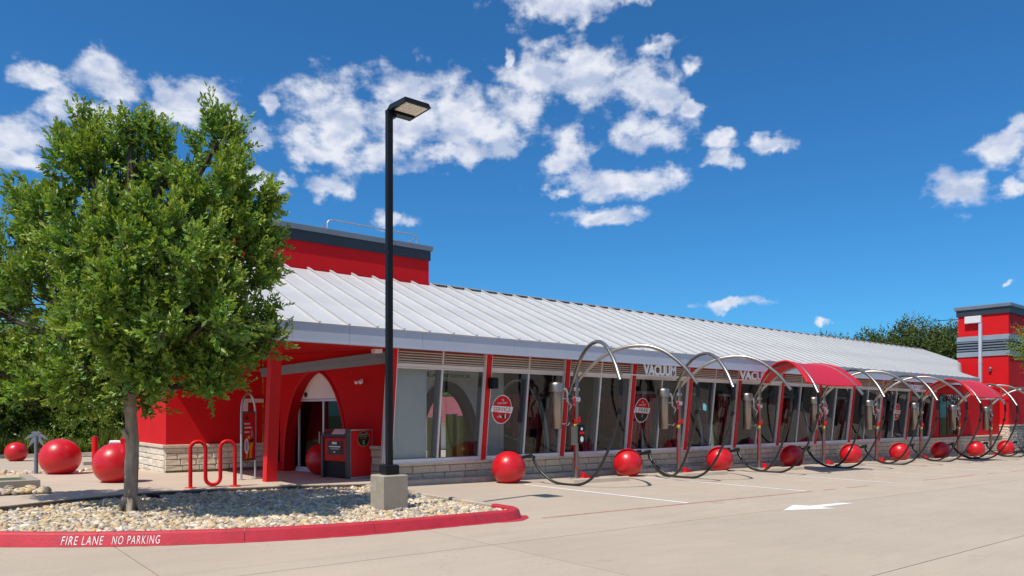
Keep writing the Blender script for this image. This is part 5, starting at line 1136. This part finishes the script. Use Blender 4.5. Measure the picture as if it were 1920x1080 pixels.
def bush_tree(x, y, zb, h, w, lab, mt, group, dens=60, leaf=.14, twig=.5, name='tree', cat='tree', low=.12, trunk=True, per=9):
    t = thing(name, lab, cat, (0, 0, 0), 0, group); lobes = []
    n = int(7 + h * 1.6)
    for i in range(n):
        q = (i + .5) / n; zz = zb + h * (low + (1 - low) * q); rr2 = w * .5 * math.sin(math.pi * min(.97, .18 + .78 * q)) ** .7; a = i * 2.4 + x
        lobes.append((x + math.cos(a) * rr2 * .62, y + math.sin(a) * rr2 * .62, zz, max(.35, rr2 * .58)))
    lobes.append((x, y, zb + h * .55, w * .34))
    me, st_ = crown(lobes, dens, twig, per, leaf, .55, mt, shell=.5, up=.5); link(me, 'crown', t)
    b = MB(); b.tube([(x, y, zb - .1), (x + .05, y, zb + h * .3), (x, y + .05, zb + h * .75)], [h * .028, h * .02, h * .008], 7)
    for (lx, ly, lz, r) in lobes[::2]: b.tube([(x, y, zb + (lz - zb) * .55), ((x + lx) / 2, (y + ly) / 2, zb + (lz - zb) * .85), (lx, ly, lz)], [h * .012, h * .008, .01], 5)
    b.build('trunk', M['bark2'], t)
    return t
GB = 'trees along the back of the drive'
HB = [(-9.8, 18.6, 5.0, 4.2, 'dense green tree at the far left edge behind the small sphere'), (-7.4, 20.6, 4.6, 4.2, 'rounded green tree behind the metal palm'), (-5.2, 18.9, 4.0, 3.4, 'bright green low tree behind the large sphere'),
      (-3.3, 21.3, 4.8, 4.4, 'dense green tree behind the red post'), (-1.2, 19.4, 4.2, 3.6, 'green tree just left of the red wing wall'), (2.4, 21.5, 5.0, 4.6, 'green tree seen through the interior arch'), (-12.6, 21.5, 5.6, 5.0, 'tall green tree outside the left end of the drive'),
      (10.2, 23.5, 5.0, 5.0, 'green tree behind the wash hall beside the red shed'), (14.6, 24.5, 5.4, 5.0, 'green tree farthest right behind the wash hall'),
      (6.5, 22.5, 5.0, 5.0, 'green tree behind the wash hall, right of the arch'), (-6.3, 24.5, 5.6, 4.6, 'taller green tree in the second row behind the palm'), (-2.0, 24.5, 5.4, 4.6, 'taller green tree in the second row behind the wing wall')]
for (x, y, h, w, lab) in HB: bush_tree(x, y, .05, h, w, lab, M['leaf2'], GB, dens=170, leaf=.17, twig=.5, low=.06, per=9)
# under-storey and tall grass in front of those trees
lob = [(x, 17.6 + .5 * math.sin(x * 3), .35 + .1 * math.sin(x * 5), .55) for x in np.arange(-13, 3, .5)]
me, _ = crown(lob, 120, .45, 8, .16, .5, M['leaf2'], ground=.02); tag(link(me, 'undergrowth'), 'dark low undergrowth at the foot of the back trees', 'undergrowth', kind='stuff')
n = 5200; gx_ = rng.uniform(-10.5, -4.5, n); gy_ = rng.uniform(16.75, 17.6, n); cl = .5 + .5 * np.sin(gx_ * 4.1) * np.sin(gx_ * 1.7 + 1); P = np.stack([gx_, gy_, np.full(n, .1)], 1)
D = rng.normal(size=(n, 3)) * .22; D[:, 2] = 1; tn = np.stack([rng.uniform(.8, 1.5, n), rng.uniform(.9, 1.3, n), rng.uniform(.5, 1, n)], 1)
me = leaves_mesh('tall_grass', P, D, (.35 + .75 * cl) * rng.uniform(.6, 1.1, n), .06, M['grass'], tn); tag(link(me, 'tall_grass'), 'yellow-green tall grass growing along the far kerb', 'grass', kind='stuff')
# trees beyond the roof at the right
for (x, y, h, w, lab) in ((46.5, 16.8, 8.1, 6.0, 'dark green tree top above the roof, leftmost of the far group'), (50.2, 14.9, 8.6, 6.0, 'dark green tree top above the middle of the far roof'), (49.8, 11.9, 9.3, 5.2, 'tallest green tree top beside the red tower'),
                          (51.0, 9.6, 8.9, 5.0, 'green tree top directly behind the tower'), (55, 12.2, 8.6, 5.5, 'green tree top low behind the tallest one'), (43.0, 18.5, 6.6, 5.0, 'low green tree top at the left end of the far group')):
    bush_tree(x, y, -.7, h, w, lab, M['leaf3'], 'trees beyond the far end of the roof', dens=95, leaf=.27, twig=.75, low=.2, per=7)
bush_tree(33.1, -1.9, -.5, 6.4, 3.5, 'light green tree at the right edge in front of the tower', M['leaf2'], None, dens=110, leaf=.13, twig=.4, low=.72, per=9)
# overhead wire
w0 = Vector((51.5, 11.0, 8.9)); w1 = Vector((60, 4.5, 10.8)); b = MB(); b.tube([w0.lerp(w1, q / 12) + Vector((0, 0, -.35 * 4 * (q / 12) * (1 - q / 12))) for q in range(13)], .025, 5); tag(b.build('overhead_wire', M['rubber']), 'thin overhead wire between the far trees and the tower', 'wire')
# trees across the road behind the viewer: they only show as reflections in the glass
for i, (x, y) in enumerate(((-22, -44), (-12, -46), (-2, -45), (9, -47), (20, -45), (31, -46), (42, -44), (54, -46))):
    bush_tree(x, y, -.3, 7 + (i % 3), 9, 'broad tree across the lot, %s from the left' % ORD[i], M['leaf3'], 'trees across the lot', dens=8, leaf=.9, twig=1.6, low=.1, per=6)
